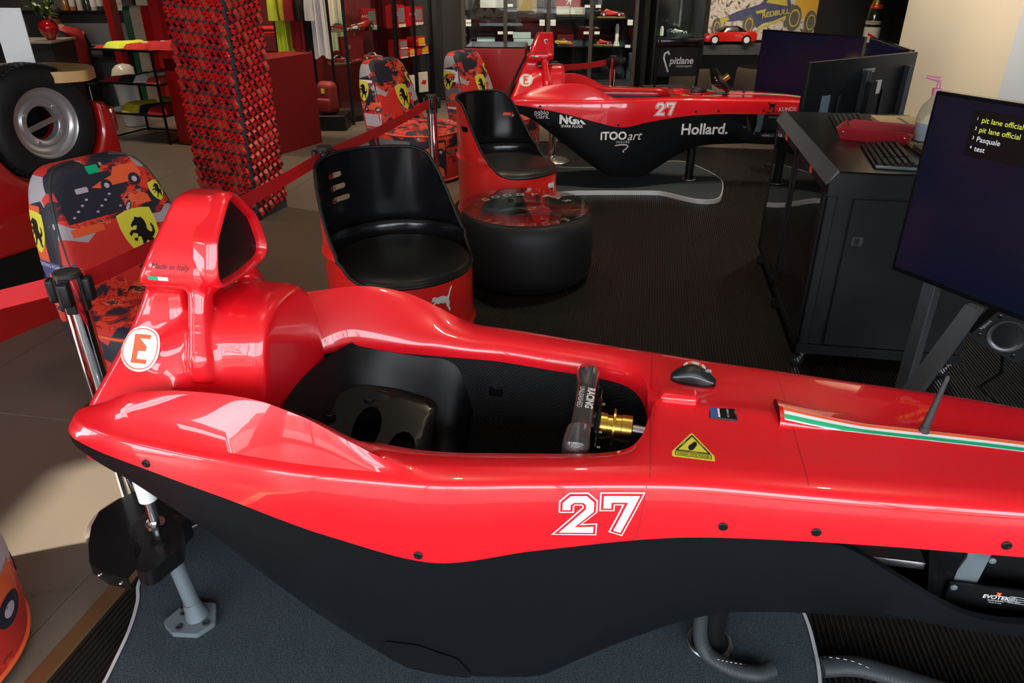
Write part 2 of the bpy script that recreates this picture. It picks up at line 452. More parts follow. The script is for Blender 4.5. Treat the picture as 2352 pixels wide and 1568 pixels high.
bare_tree(-7, -9, 5.5, 1); bare_tree(-1.5, -10, 6, 2); bare_tree(5, -9.5, 5.5, 3); bare_tree(-12, -1, 6, 4)

# ceiling spotlights
def spot(x, y, e, tilt=(0, 0), c=(1., .82, .62)):
    t = thing('ceiling_spotlight', 'small round black spotlight set under the ceiling', 'spotlight', (x, y, HC), 0, 'ceiling spotlights')
    MB().lathe([(.02, 0), (.05, -.005), (.055, -.12), (.045, -.125), (.04, -.06), (.001, -.06)], 20).build('housing', M_black, t)
    d = bpy.data.lights.new('lamp', 'SPOT'); d.energy = e; d.color = c; d.shadow_soft_size = .03; d.spot_size = R(75); d.spot_blend = .7
    o = bpy.data.objects.new('lamp', d); col.objects.link(o); o.parent = t; o.location = (0, 0, -.14)
    o.rotation_euler = (R(tilt[0]), R(tilt[1]), 0)
for x, y in ((-3.6, 4.6), (-2.2, 5.6), (-.6, 5.2), (1.0, 4.6), (-4.6, 7.6), (-2.9, 7.4), (-1.2, 7.6), (.6, 7.2), (2.2, 7.4), (-5.4, 9.0), (2.4, 5.2)):
    spot(x, y, 130)
for x in (-2.6, -1.6, -.7, .2, 1.2, 2.2, 3.2): spot(x, 8.3, 150, (25, 0))
for x, y in ((2.2, 5.9), (2.3, 6.6), (2.4, 5.1)): spot(x, y, 110, (0, -48), (1., .88, .72))  # added wall-wash spots standing in for daylight on the pale pier
for x, y in ((-1.2, 2.6), (.4, 2.4), (-.3, 1.2), (1.6, 1.6)): spot(x, y, 30)

# ---------------------------------------------------------------- ribbed rubber mat, laid square to the shop
mt = thing('rubber_mat', 'black ribbed rubber mat under the two simulators with a brass edge', 'mat', (0, 0, 0), GA)
M_mat = mat('black ribbed rubber', (.015, .0125, .010), .38, spec=.4)
M_mat0 = mat('darkened mat groove', (.003, .0028, .0025), .6, spec=.2)  # groove colour darkened so the ribs stand out like their gloss
U0, U1, V0, V1 = -1.37, 2.35, -.6, 7.6
MB().box((U0, V0, .0005), (U1, V1, .004)).build('base_sheet', M_mat0, mt, None)
rb = MB(); n = int((U1 - U0) / .0145)
for i in range(n):
    u = U0 + .006 + i * .0145
    rb.add([(u, V0, .0035), (u + .002, V0, .0072), (u + .006, V0, .0072), (u + .008, V0, .0035), (u, V1, .0035), (u + .002, V1, .0072), (u + .006, V1, .0072), (u + .008, V1, .0035)],
           [(0, 4, 5, 1), (1, 5, 6, 2), (2, 6, 7, 3)])
tag(rb.build('rib', M_mat, mt, None), kind='stuff')
MB().prism([(U0 - .055, .0005), (U0 - .05, .003), (U0, .0085), (U0 + .006, .0085), (U0 + .006, .0005)], V0, V1,
           Matrix(((1, 0, 0, 0), (0, 0, 1, 0), (0, 1, 0, 0), (0, 0, 0, 1)))).build('edge_strip', M_brass, mt, None)
# ---------------------------------------------------------------- the two single-seater simulators
T_hw = [(-1.18, .258), (-1.165, .272), (-1.13, .289), (-1.03, .316), (-.78, .348), (-.56, .362), (-.35, .356), (-.12, .318), (.09, .280), (.22, .262), (.39, .250), (.6, .232), (.8, .215), (1.0, .188), (1.15, .158), (1.25, .125), (1.3, .095)]
T_zc = [(-1.2, .715), (.1, .717), (.3, .712), (.55, .704), (.8, .698), (1.0, .688), (1.15, .672), (1.25, .652), (1.3, .632)]
T_zb = [(-1.19, .684), (-1.013, .665), (-.788, .627), (-.525, .563), (-.36, .526), (-.32, .523), (-.117, .556), (.182, .592), (.453, .602), (.747, .597), (.99, .586), (1.3, .565), (1.5, .555)]
T_bot = [(-1.19, .660), (-1.012, .57), (-.717, .358), (-.468, .18), (-.42, .152), (-.387, .14), (-.25, .131), (-.135, .127), (-.1, .135), (-.043, .171), (.114, .266), (.21, .316), (.311, .349), (.45, .362), (.7, .365), (.944, .354), (1.15, .37), (1.3, .42)]
T_top = [(.45, .600), (.47, .596), (.6, .52), (.70, .458), (.77, .428), (.85, .418), (1.0, .418), (1.08, .44), (1.2, .54), (1.3, .56)]
T_wh = [(-1.18, .238), (-1.10, .238), (-1.03, .240), (-.83, .268), (-.69, .298), (-.59, .316), (-.49, .325), (-.42, .325), (-.34, .312), (-.2, .288), (-.05, .262), (.09, .232), (.22, .215), (.6, .185), (1., .145), (1.2, .10), (1.3, .05)]
T_zh = [(-1.18, .720), (-1.12, .742), (-1.03, .778), (-.83, .818), (-.69, .832), (-.59, .817), (-.49, .775), (-.42, .742), (-.36, .729), (-.2, .727)]
T_wi = [(-1.2, .13), (-.82, .15), (-.76, .20), (-.70, .222), (-.5, .232), (-.34, .233), (-.16, .209), (-.02, .185), (.03, .165), (.055, .140), (.07, .112), (.08, .078), (.086, .04), (.088, .0)]
T_zi = [(-1.2, .66), (-.78, .66), (-.7, .677), (-.4, .686), (.05, .690), (.088, .692)]
def hw(s): return tab(T_hw, s)
def zc(s): return tab(T_zc, s)
def zb(s): return tab(T_zb, s)
def htop(s): return zb(s) if s < .45 else tab(T_top, s)
def shell_sec(s):
    h, c = hw(s), zc(s)
    wi = tab(T_wi, s) if s < .088 else 0.
    zi = tab(T_zi, s) if s <= .088 else lerp(.692, c + .018, min(1, (s - .088) / .012))
    w_, z_ = tab(T_wh, s), (tab(T_zh, s) if s < -.2 else c + .010)
    b = max(0., min(1., (z_ - zi - .04) / .07)) if s < .088 else 0.
    e = min(.025, .25 * (w_ - wi)) if s < .088 else .3 * w_
    p7 = (lerp(wi + e, lerp(w_, wi, .72), b), lerp(lerp(zi, z_, .8), lerp(z_, zi, .62), b))
    p6 = (lerp(lerp(w_, p7[0], .5), lerp(w_, wi, .25), b), lerp(lerp(z_, p7[1], .4), lerp(z_, zi, .10), b))
    return [(h + .008, zb(s)), (h + .006, lerp(zb(s), c, .45)), (h + .001, c - .016), (h - .003, c - .006), (h - .010, c), (h - .020, c + .004),
            (lerp(h - .02, w_, .45) + .003, lerp(c + .004, z_, .5)), (lerp(h - .02, w_, .85), lerp(c + .004, z_, .90)), (w_, z_), p6, p7, (wi + .3 * (p7[0] - wi) * (1 - b), lerp(zi, p7[1], .45)), (wi, zi), (wi + .004 if wi else 0, zi - .04 if wi else zi)]
S_up = [-1.18, -1.175, -1.165, -1.15] + [-1.14 + .02 * i for i in range(57)] + [0, .015, .03, .042, .052, .06, .068, .074, .079, .083, .086, .088, .0905, .094, .102, .12] + [.14 + .03 * i for i in range(38)] + [1.27, 1.285, 1.295, 1.3]
def slant(s, z): return s + max(0., min(1., (-1.03 - s) / .14)) * (z - .69) * .45
def two_sides(mb, rows, mi=0):
    mb.grid([[(slant(s, z), w, z) for w, z in r] for s, r in rows], mi)
    mb.grid([[(slant(s, z), -w, z) for w, z in r] for s, r in rows], mi, flip=True)
shell_mb = MB(); two_sides(shell_mb, [(s, shell_sec(s)) for s in S_up])
r0 = shell_sec(1.3)
shell_mb.add([(1.3, w, z) for w, z in r0[:-1]] + [(1.3, -w, z) for w, z in r0[-2::-1]], [tuple(range(2 * len(r0) - 2))])
ME_shell = shell_mb.mesh('upper_shell', M_paint, 50, True)
SHELL = bvh_me(ME_shell)

def hull_sec(s):
    h, b, t = hw(s), tab(T_bot, s), htop(s)
    k = max(0., min(1., (t - b) / .1)); d = (t - b)
    return [(h - .012, t - .01 * k), (h - .010, t), (h + .005, t - .002), (h + .003, lerp(t, b, .35)), (h - .004 * k, lerp(t, b, .7)), (h - .018 * k, b + min(.035, .3 * d)), (h - .028 * k, b + min(.012, .1 * d)), (h - .050 * k, b), (h * .4, b), (0, b)]
S_h = [-1.178, -1.172, -1.16] + [-1.145 + .0225 * i for i in range(55)] + [.1 + .025 * i for i in range(48)] + [1.29, 1.3]
hull_mb = MB(); two_sides(hull_mb, [(s, hull_sec(s)) for s in S_h])
h0 = hull_sec(1.3)
hull_mb.add([(1.3, w, z) for w, z in h0] + [(1.3, -w, z) for w, z in h0[-2::-1]], [tuple(range(2 * len(h0) - 1))])
ME_hull = hull_mb.mesh('lower_hull', M_hull, 32, True)
HULL = bvh_me(ME_hull)

def remesh(mb, name, material, voxel, it, factor=.5):
    """melt overlapping solids into one skin with filleted joins"""
    o = mb.build('tmp', material)
    m = o.modifiers.new('r', 'REMESH'); m.mode = 'VOXEL'; m.voxel_size = voxel
    m = o.modifiers.new('s', 'SMOOTH'); m.iterations = it; m.factor = factor
    dg = bpy.context.evaluated_depsgraph_get(); dg.update()
    me = bpy.data.meshes.new_from_object(o.evaluated_get(dg)); me.name = name
    bpy.data.objects.remove(o)
    me.polygons.foreach_set('use_smooth', [True] * len(me.polygons))
    if not me.materials: me.materials.append(material)
    return me
def round_poly(pts, r, n=5):
    out = []; k = len(pts)
    for i in range(k):
        a, p, b = Vector(pts[i - 1]), Vector(pts[i]), Vector(pts[(i + 1) % k])
        u, v = (a - p).normalized(), (b - p).normalized(); ang = u.angle(v); d = min(r / math.tan(ang / 2), (a - p).length * .48, (b - p).length * .48)
        p0, p1 = p + u * d, p + v * d
        for j in range(n + 1):
            t = j / n; out.append(tuple((1 - t) ** 2 * p0 + 2 * t * (1 - t) * p + t * t * p1))
    return out
def slices(mb, levels, n=28):
    """levels = (z, s_back, s_front, half width, corner radius)"""
    rows = []
    for z, sb, sf, t, r in levels:
        q = round_poly([(sb, -t), (sf, -t), (sf, t), (sb, t)], r, 6)
        rows.append([(x, y, z) for x, y in q])
    k = len(rows[0]); mb.grid(rows, closed=True)
    o = len(mb.v) - k * len(rows)
    mb.f += [list(range(o + k - 1, o - 1, -1)), list(range(o + k * (len(rows) - 1), o + k * len(rows)))]; mb.m += [0, 0]
def sback(z): return -1.172 + max(0, z - .70) * .45
ec = MB()
rows = []
for s, a, zt in ((-.752, .150, .920), (-.757, .160, .930), (-.78, .166, .936), (-.9, .174, .934), (-1.0, .188, .895), (-1.1, .20, .82), (-1.175, .21, .74)):
    q = []
    for i in range(25):
        th = math.pi * i / 24; c_, s_ = math.cos(th), math.sin(th)
        q.append((s, a * math.copysign(abs(c_) ** .66, c_), .60 + (zt - .60) * s_ ** .64))
    rows.append(q)
k = len(rows[0]); ec.grid(rows, closed=True); ec.f += [list(range(k)), list(range(len(ec.v) - 1, len(ec.v) - k - 1, -1))]; ec.m += [0, 0]
T_ft = [(.60, .268), (.66, .258), (.70, .242), (.74, .212), (.78, .178), (.82, .147), (.86, .120), (.90, .101), (.95, .088), (1.02, .082)]
slices(ec, [(z, sback(z), -.958, tab(T_ft, z), .028) for z in [.60 + .03 * i for i in range(15)]])
T_at = [(.962, .085), (.97, .104), (.982, .117), (1.0, .120), (1.03, .111), (1.07, .090), (1.11, .066), (1.14, .050), (1.155, .040), (1.163, .026)]
slices(ec, [(z, sback(z) + (.006 if z > 1.15 else 0), -.868, tab(T_at, z), .022) for z in (.962, .97, .982, 1., 1.015, 1.03, 1.05, 1.07, 1.09, 1.11, 1.125, 1.14, 1.15, 1.157, 1.163)])
for sg in (-1, 1):
    ec.tube([(-.905, sg * .080, 1.0), (-.905, sg * .092, .965), (-.903, sg * .112, .92), (-.898, sg * .135, .87), (-.894, sg * .152, .83), (-.89, sg * .155, .78)], [.030, .027, .026, .027, .031, .034], 16, flat=1.)
ME_cover = remesh(ec, 'engine_cover', M_paint, .0065, 9)
COVER = bvh_me(ME_cover)

MOUTH = round_poly([(-.128, .978), (0, .970), (.128, .978), (.092, 1.085), (0, 1.178), (-.092, 1.085)], .045, 6)
def mouth_ring(s, k, dz=0): return [(s, y * k, 1.055 + (z - 1.055) * k + dz) for y, z in MOUTH]
lip_mb = MB().grid([mouth_ring(-.90, .98), mouth_ring(-.872, 1.03), mouth_ring(-.856, 1.03), mouth_ring(-.846, .99), mouth_ring(-.843, .945), mouth_ring(-.848, .90), mouth_ring(-.868, .88), mouth_ring(-.886, .87)], closed=True)
ME_lip = lip_mb.mesh('intake_lip', M_paint, 60, True)
ME_throat = MB().add(mouth_ring(-.8665, .90), [tuple(range(len(MOUTH)))]).mesh('intake_throat', M_black, None)

# cockpit trim
tub = MB()
two_sides(tub, [(s, [(max(0, tab(T_wi, s) - .001), .672), (max(0, tab(T_wi, s) - .006), .60), (max(0, tab(T_wi, s) - .010), .50), (max(0, tab(T_wi, s) - .05), .36), (0, .33)]) for s in S_up if -.78 < s <= .0881])
ME_tub = tub.mesh('cockpit_lining', M_liner, 50, True)
bs = MB(); rows = []
CL = [(-.752, .70, .70), (-.735, .65, .69), (-.69, .56, .682), (-.63, .475, .674), (-.56, .42, .668), (-.49, .39, .664), (-.45, .40, .62), (-.42, .40, .52)]
for s, z0, z1 in CL:
    r = []
    for i in range(25):
        a = -1 + i / 12; q = abs(a)
        r.append((s + .05 * q * q, a * (tab(T_wi, s + .05) - .004), z0 + (z1 - z0) * q ** 2.6))
    rows.append(r)
def resample(rows, m):
    out = []
    for i in range(m):
        t = i / (m - 1) * (len(rows) - 1); j = min(int(t), len(rows) - 2); u = t - j
        p0, p1, p2, p3 = rows[max(j - 1, 0)], rows[j], rows[j + 1], rows[min(j + 2, len(rows) - 1)]
        out.append([tuple(.5 * (2 * b + (c - a) * u + (2 * a - 5 * b + 4 * c - d) * u * u + (3 * b - a - 3 * c + d) * u ** 3) for a, b, c, d in zip(A, B, C, D)) for A, B, C, D in zip(p0, p1, p2, p3)])
    return out
bs.grid(resample(rows, 26))
ME_seat = bs.mesh('bucket_seat', mat('seat shell black', (.004, .004, .005), .36, spec=.3), 60)
ME_bolster = MB().tube([(-.70, .20, .655), (-.64, .198, .662), (-.56, .195, .655), (-.50, .192, .63), (-.46, .185, .57)], [.012, .03, .036, .032, .018], 14).mesh('seat_bolster', MATS['seat shell black'], 60)
def insert_mesh():
    bm = bmesh.new()
    OUT = round_poly([(-.735, -.17), (-.74, .06), (-.67, .135), (-.56, .185), (-.465, .18), (-.440, .05), (-.425, -.15), (-.50, -.18)], .05, 5)
    loops = [OUT] + [[(cx + rx * math.cos(t * .4488 - .4) , cy + ry * math.sin(t * .4488 - .4)) for t in range(14)] for cx, cy, rx, ry in ((-.605, .030, .034, .066), (-.507, -.012, .036, .066))]
    for L in loops:
        vs = [bm.verts.new((x, y, 0)) for x, y in L]
        for i in range(len(vs)): bm.edges.new((vs[i - 1], vs[i]))
    bmesh.ops.triangle_fill(bm, edges=bm.edges[:], use_beauty=True)
    for _ in range(4):
        es = [e for e in bm.edges if e.calc_length() > .025]
        if not es: break
        bmesh.ops.subdivide_edges(bm, edges=es, cuts=1); bmesh.ops.triangulate(bm, faces=bm.faces[:])
    g = bmesh.ops.extrude_face_region(bm, geom=bm.faces[:])
    low = set(v for v in g['geom'] if isinstance(v, bmesh.types.BMVert))
    for v in bm.verts:
        s, w = v.co.x, v.co.y
        ww = max(-1, min(1, w / .2))
        z = .515 + .075 * ww + .06 * max(0, (-.47 - s) / .25) - .05 * max(0, (s + .47) / .04)**2 - .07 * max(0, ww - .75) * 4 * .4
        v.co.z = z - (.012 if v not in low else 0)
    bmesh.ops.recalc_face_normals(bm, faces=bm.faces)
    me = bpy.data.meshes.new('seat_insert'); bm.to_mesh(me); bm.free(); me.materials.append(M_carbon2)
    me.polygons.foreach_set('use_smooth', [True] * len(me.polygons)); me.set_sharp_from_angle(angle=R(50)); return me
ME_insert = insert_mesh()

def stroke(pts, width, ext=0.):
    """flat band with mitred corners along a line, as 2-D quads"""
    P = [Vector(p) for p in pts]; P[0] = P[0] + (P[0] - P[1]).normalized() * ext; P[-1] = P[-1] + (P[-1] - P[-2]).normalized() * ext
    L, Rr = [], []
    for i, p in enumerate(P):
        d0 = (p - P[i - 1]).normalized() if i else None; d1 = (P[i + 1] - p).normalized() if i < len(P) - 1 else None
        if d0 is None: n = Vector((-d1.y, d1.x)); k = 1
        elif d1 is None: n = Vector((-d0.y, d0.x)); k = 1
        else:
            n0, n1 = Vector((-d0.y, d0.x)), Vector((-d1.y, d1.x)); n = (n0 + n1).normalized(); k = min(2.2, 1 / max(.3, n.dot(n0)))
        L.append(tuple(p + n * k * width / 2)); Rr.append(tuple(p - n * k * width / 2))
    n = len(P)
    return L + Rr, [[i, i + 1, n + i + 1, n + i] for i in range(n - 1)]
def join2d(*shapes):
    V, F = [], []
    for vs, fs in shapes:
        o = len(V); V += vs; F += [[i + o for i in q] for q in fs]
    return V, F
D2 = [(.12, .66), (.12, .80), (.24, .92), (.52, .92), (.64, .80), (.64, .63), (.14, .10), (.72, .10)]
D7 = [(1.02, .70), (1.02, .92), (1.60, .92), (1.28, .06)]
def ctr(sh): return [(x - .86, y - .5) for x, y in sh[0]], sh[1]
def number27(root, o, ex, ey, h, bvh):
    nm = thing('race_number', None, None); nm.parent = root
    nm['label'] = 'white outlined number 27'
    for wd, mt_, off in ((.34, M_white, .0010), (.275, M_paint, .0018), (.175, M_white, .0026)):
        e = (wd - .175) / 2
        for d in (D2, D7):
            decal('digit', ctr(stroke(d, wd, e + (.02 if wd < .2 else .02))), mt_, nm, o, ex, ey, h, bvh, off, .03)

M_seam = mat('panel seam', (.30, .004, .006), .6)
def bolt_mesh(r=.0075):
    return MB().lathe([(r * 1.25, 0), (r * 1.25, .002), (r, .0035), (r * .7, .0035), (r * .55, .002), (.0005, .002)], 16).mesh('screw', M_black)
ME_screw = bolt_mesh()
SCREWS = [(-.946, .672), (-.353, .541), (.243, .624), (.419, .626), (.770, .622), (.85, .62)]

def make_car(label, loc, rz, near):
    c = thing('racing_simulator', label, 'simulator', loc, rz)
    put('upper_shell', ME_shell, c); put('lower_hull', ME_hull, c); put('engine_cover', ME_cover, c)
    put('intake_lip', ME_lip, c); put('intake_throat', ME_throat, c)
    put('cockpit_lining', ME_tub, c)
    st = put('bucket_seat', ME_seat, c)
    if near:
        ins = put('seat_insert', ME_insert, c)
        for s, w, z in ((-.625, .115, .592), (-.47, -.035, .508), (-.70, .03, .59)):
            MB().lathe([(.016, -.01), (.017, 0), (.0155, .002), (.012, .0), (.0035, -.004), (.003, .001), (.0005, .001)], 20, Matrix.Translation((s, w, z)) @ Matrix.Rotation(R(-18), 4, 'X')).build('cap_bolt', M_black, ins)
        MB().rbox((-.325, .212, .575), (-.29, .222, .60), .002).build('sensor_block', M_bgloss, c)
    # tail
    tp = MB(); q = [(w, z) for w, z in shell_sec(-1.179)[:9]]; hb = [(hw(-1.17) - .02, .665), (0, .655)]
    pts = [(w, z) for w, z in q] ; full = [(w * .985, z) for w, z in pts] + [(-w * .985, z) for w, z in pts[::-1]]
    tp.add([(slant(-1.177, z), w, z) for w, z in full] + [(slant(-1.16, z), w, z) for w, z in full], [tuple(range(len(full))), tuple(range(2 * len(full) - 1, len(full) - 1, -1))] + [(i, i + 1, len(full) + i + 1, len(full) + i) for i in range(len(full) - 1)])
    tp.build('tail_panel', M_black, c, None)
    e = MB()
    bk = []
    for i in range(14):
        z = .60 + i * .03; t = tab(T_ft, z) * .80 + .002; s = sback(z) - .004 - .012 * math.sin(i / 13 * math.pi)
        bk.append([(s, -t, z), (s - .012, -t * .6, z), (s - .014, 0, z), (s - .012, t * .6, z), (s, t, z)])
    e.grid(bk)
    if not near: e.build('cover_edge_strip', M_black, c, 60)
    # screws along the joint, seams over the deck
    for s, z in SCREWS:
        for sg in (-1, 1):
            h = SHELL.ray_cast(Vector((s, sg * .6, z)), Vector((0, -sg, 0)))[0]
            if h: put('screw', ME_screw, c, (s, h.y + sg * .0005, z), (R(90 if sg < 0 else -90), 0, 0))
    for s in (.093, .394):
        decal('panel_seam', poly2d([(-.0007, -.30), (.0007, -.30), (.0007, .30), (-.0007, .30)]), M_seam, c, (s, 0, .74), (1, 0, 0), (0, 1, 0), 1, SHELL, .0006, .02)
    decal('panel_seam', poly2d([(-.06, .0007), (-.06, -.0007), (.06, -.0007), (.06, .0007)]), M_seam, c, (.084, -.29, .65), (.1, 0, 1), (-1, -.17, .1), 1, SHELL, .0006, .02, .3)
    # hull access panel
    decal('access_panel', poly2d(round_poly([(-.12, -.06), (.105, -.075), (.06, .02), (-.02, .055), (-.105, .055)], .03)), M_hull, c, (-.35, -.35, .215), (1, .05, 0), (0, 0, 1), 1, HULL, .004, .03, .3)
    # emblems on the cover
    nrm = {}
    for sg in ((-1, 1)):
        ex = Vector((-sg, 0, 0))
        o = Vector((-1.05, sg * .139, .832)); ey = Vector((0, -sg * .58, .81)).normalized()
        decal('round_emblem', disc2d(.052), M_white, c, o, ex, ey, 1, COVER, .0014, .007, .35)
        decal('emblem_ring', ring2d(.0455, .0475), M_orange, c, o, ex, ey, 1, COVER, .0035, .006, .35)
        decal('emblem_letter', poly2d([(-.30, -.5), (.30, -.5), (.30, -.36), (-.12, -.36), (-.12, -.07), (.20, -.07), (.20, .07), (-.12, .07), (-.12, .36), (.30, .36), (.30, .5), (-.30, .5)]), M_orange, c, o, ex, ey, .066, COVER, .0035, .006, .35)
        o = Vector((-.953, sg * .112, 1.026)); ey = Vector((0, -sg * .30, .95)).normalized()
        decal('script_lettering', text2d('Made in Italy', .35), mat('script ink', (.03, .008, .01), .5), c, o, ex, ey, .0175, COVER, .001, .01, .35)
        o = Vector((-.970, sg * .119, 1.0005))
        for kx, m_ in ((-.024, M_green), (0, M_white), (.024, mat('flag red', (.75, .02, .02), .5))):
            decal('flag_band', poly2d([(-.012, -.004), (.012, -.004), (.012, .004), (-.012, .004)]), m_, c, o + ex * kx, ex, ey, 1, COVER, .001, .008, .35)
        shd = Vector((-.90, sg * .07, 1.10))
        if not near and sg < 0:
            decal('shield_badge', poly2d(SHIELD), M_white, c, shd, ex, (0, .35, .93), .028, COVER, .001, .01, .35)
            decal('horse_emblem', poly2d(HORSE), M_black, c, shd, ex, (0, .35, .93), .026, COVER, .002, .01, .35)
    number27(c, (0.003, -.305, .646), (1, .17, 0), (0, .03, 1), .088, SHELL)
    # deck furniture
    cam_mb = MB().rbox((.110, -.003, .70), (.196, .047, .752), .012, 4); cam_mb.build('camera_housing', M_paint, c, 60)
    wn_ = MB().rbox((.218, -.042, .72), (.278, .004, .7315), .004, 2).build('display_window', M_bgloss, c)
    MB().box((.220, -.040, .7314), (.236, .001, .7322)).build('blue_label', mat('label blue', (.05, .10, .30), .4), wn_, None)
    MB().box((.237, -.038, .7314), (.241, -.004, .7322)).build('white_label', M_white, wn_, None)
    decal('tiny_print', text2d('DISPLAY 12V', 0), M_white, wn_, (.258, -.02, .7316), (0, -1, 0), (1, 0, 0), .006, None, .0005)
    sp = MB(); rr = []
    for i in range(12):
        t = i / 11; s = .366 + .20 * t; k = (1 - t) ** 1.3; r = []
        for j in range(13):
            a = math.pi * j / 12
            h = SHELL.ray_cast(Vector((s, .012 - .05 * math.cos(a) * (1 - .25 * t), 1)), Vector((0, 0, -1)))[0]
            r.append((s, h.y, h.z - .001 + .022 * k * math.sin(a) ** .7))
        rr.append(r)
    sp.grid(rr, flip=True); sc_ = sp.build('deck_scoop', M_paint, c, 60)
    MB().add([(p[0] - .0005, p[1] * .94 + .0007, p[2] - .002) for p in rr[0]], [tuple(range(13))]).build('scoop_mouth', M_black, sc_, None)
    for w_, y0, m_, nm, off in ((.034, -.014, M_white, 'stripe_edge', .0012), (.0085, -.0045, M_orange, 'stripe_red', .0022), (.0105, -.0235, M_green, 'stripe_green', .0022)):
        decal(nm, poly2d([(-.56, -w_ / 2), (.56, -w_ / 2), (.56, w_ / 2), (-.56, w_ / 2)]), m_, c, (.935, y0, .8), (1, 0, 0), (0, 1, 0), 1, BVHTree.FromPolygons([tuple(v) for v in shell_mb.v] + [tuple(v) for v in sp.v], shell_mb.f + [[i + len(shell_mb.v) for i in q] for q in sp.f]), off, .02, .3)
    zt = SHELL.ray_cast(Vector((.667, 0, 1)), Vector((0, 0, -1)))[0].z
    MB().cyl((.667, 0, zt - .001), (.6672, 0, zt + .012), .0115, .0095, 16).cyl((.6672, 0, zt + .012), (.682, .004, zt + .128), .0088, .0042, 14).cyl((.682, .004, zt + .126), (.6828, .004, zt + .136), .0050, .0035, 14).build('antenna', M_dark, c)
    o = Vector((.178, -.155, .73))
    decal('warning_sticker', poly2d(round_poly([(-.042, -.042), (.042, -.042), (.042, -.024), (.002, .048), (-.002, .048), (-.042, -.024)], .003)), M_yellow, c, o, (1, 0, 0), (0, 1, 0), 1, SHELL, .0010, .02, .3)
    decal('warning_frame', join2d(([(-.036, -.021), (.036, -.021), (0, .042), (-.030, -.0175), (.030, -.0175), (0, .035)], [[0, 1, 4, 3], [1, 2, 5, 4], [2, 0, 3, 5]]), ([(-.036, -.037), (.036, -.037), (.036, -.0235), (-.036, -.0235), (-.0345, -.0355), (.0345, -.0355), (.0345, -.025), (-.0345, -.025)], [[0, 1, 5, 4], [1, 2, 6, 5], [2, 3, 7, 6], [3, 0, 4, 7]])), M_black, c, o, (1, 0, 0), (0, 1, 0), 1, SHELL, .0018, .02, .3)
    decal('warning_bolt', poly2d([(.004, .022), (-.010, .002), (-.001, .002), (-.008, -.010), (-.011, -.008), (-.008, -.017), (.001, -.011), (-.003, -.010), (.010, .008), (.001, .008), (.010, .022)]), M_black, c, o + Vector((0, -.002, 0)), (1, 0, 0), (0, 1, 0), .85, SHELL, .0018, .02, .3)
    decal('warning_text', text2d('HIGH VOLTAGE', 0, .01), M_black, c, o + Vector((0, -.0305, 0)), (1, 0, 0), (0, 1, 0), .0088, SHELL, .0018, .02, .3)
    for tx, p, a in (('DANGER', (0, -.0192), 0), ('DANGER', (-.0175, .008), 60), ('DANGER', (.0175, .008), -60)):
        decal('danger_text', text2d(tx), M_yellow, c, o + Vector((*p, 0)), (math.cos(R(a)), math.sin(R(a)), 0), (-math.sin(R(a)), math.cos(R(a)), 0), .0042, SHELL, .0024, .02, .3)
    o = Vector((.197, .192, .73))
    decal('round_emblem', disc2d(.027, 32), M_white, c, o, (1, 0, 0), (0, 1, 0), 1, SHELL, .001, .02, .3)
    decal('emblem_letter', text2d('N', 0, .03), M_orange, c, o, (1, -.1, 0), (.1, 1, 0), .05, SHELL, .0018, .02, .3)
    # pedal box seen through the opening in the hull
    MB().box((.42, -.07, .37), (1.2, .07, .60)).build('pedal_box', M_black, c, None)
    MB().rbox((.52, -.155, .475), (.68, -.075, .495), .003).build('guide_rail', M_alu, c)
    MB().add([(.66, -.16, .60), (.74, -.16, .60), (.70, -.17, .40), (.755, -.13, .40), (.66, -.10, .60), (.74, -.10, .60)], [(0, 1, 3, 2), (0, 4, 5, 1)]).build('pedal_arm', M_bgloss, c, None)
    MB().prism(round_poly([(.745, .42), (.80, .42), (.815, .60), (.755, .60), (.765, .50)], .01), -.13, -.124, Matrix(((1, 0, 0, 0), (0, 0, 1, 0), (0, 1, 0, 0), (0, 0, 0, 1)))).build('pedal_bracket', M_grey, c, None)
    dm = MB().cyl((.86, -.14, .56), (1.05, -.14, .55), .009, n=14).cyl((.845, -.14, .561), (.865, -.14, .56), .011, n=14).build('damper_rod', M_grey, c)
    MB().cyl((.838, -.14, .561), (.858, -.14, .561), .0085, n=14).build('rod_end', M_chrome, dm)
    bp_ = MB().box((.74, -.150, .372), (1.1, -.144, .445)).build('base_plate', M_black, c, None)
    decal('maker_text', text2d('EVOTEK', .1, .02), M_white, bp_, (.835, -.150, .421), (1, 0, 0), (0, 0, 1), .014, None, .001)
    decal('maker_text', text2d('ENGINEERING'), M_white, bp_, (.837, -.150, .412), (1, 0, 0), (0, 0, 1), .005, None, .001)
    decal('maker_text', text2d('Made in Italy'), M_white, bp_, (.837, -.150, .4065), (1, 0, 0), (0, 0, 1), .005, None, .001)
    decal('maker_mark', poly2d([(-.4, -.3), (.4, -.3), (.2, 0), (.4, .3), (-.4, .3), (-.2, 0)]), M_orange, bp_, (.838, -.150, .431), (1, 0, 0), (0, 0, 1), .014, None, .001)
    lb = [(-.024, -.011), (.024, -.011), (.024, .011), (-.024, .011)]
    for i in range(4):
        decal('plate_line', poly2d([(-.022, -.0004), (.022, -.0004), (.022, .0004), (-.022, .0004)]), M_white, bp_, (.882, -.150, .411 + .0058 * i), (1, 0, -.03), (0, 0, 1), 1, None, .0012)
    for i, w_ in ((0, 'UNIT'), (1, 'SERIAL N'), (2, 'MONTH / YEAR')):
        decal('plate_text', text2d(w_), M_white, bp_, (.868, -.150, .4142 + .0058 * (2 - i)), (1, 0, 0), (0, 0, 1), .0042, None, .0012)
    for s_, z_ in ((.748, .437), (.80, .52)): MB().lathe([(.007, 0), (.007, .003), (.0005, .005)], 14, Matrix.Translation((s_, -.152, z_)) @ Matrix.Rotation(R(90), 4, 'X')).build('plate_bolt', M_grey, bp_)
    rig(c, near)
    return c

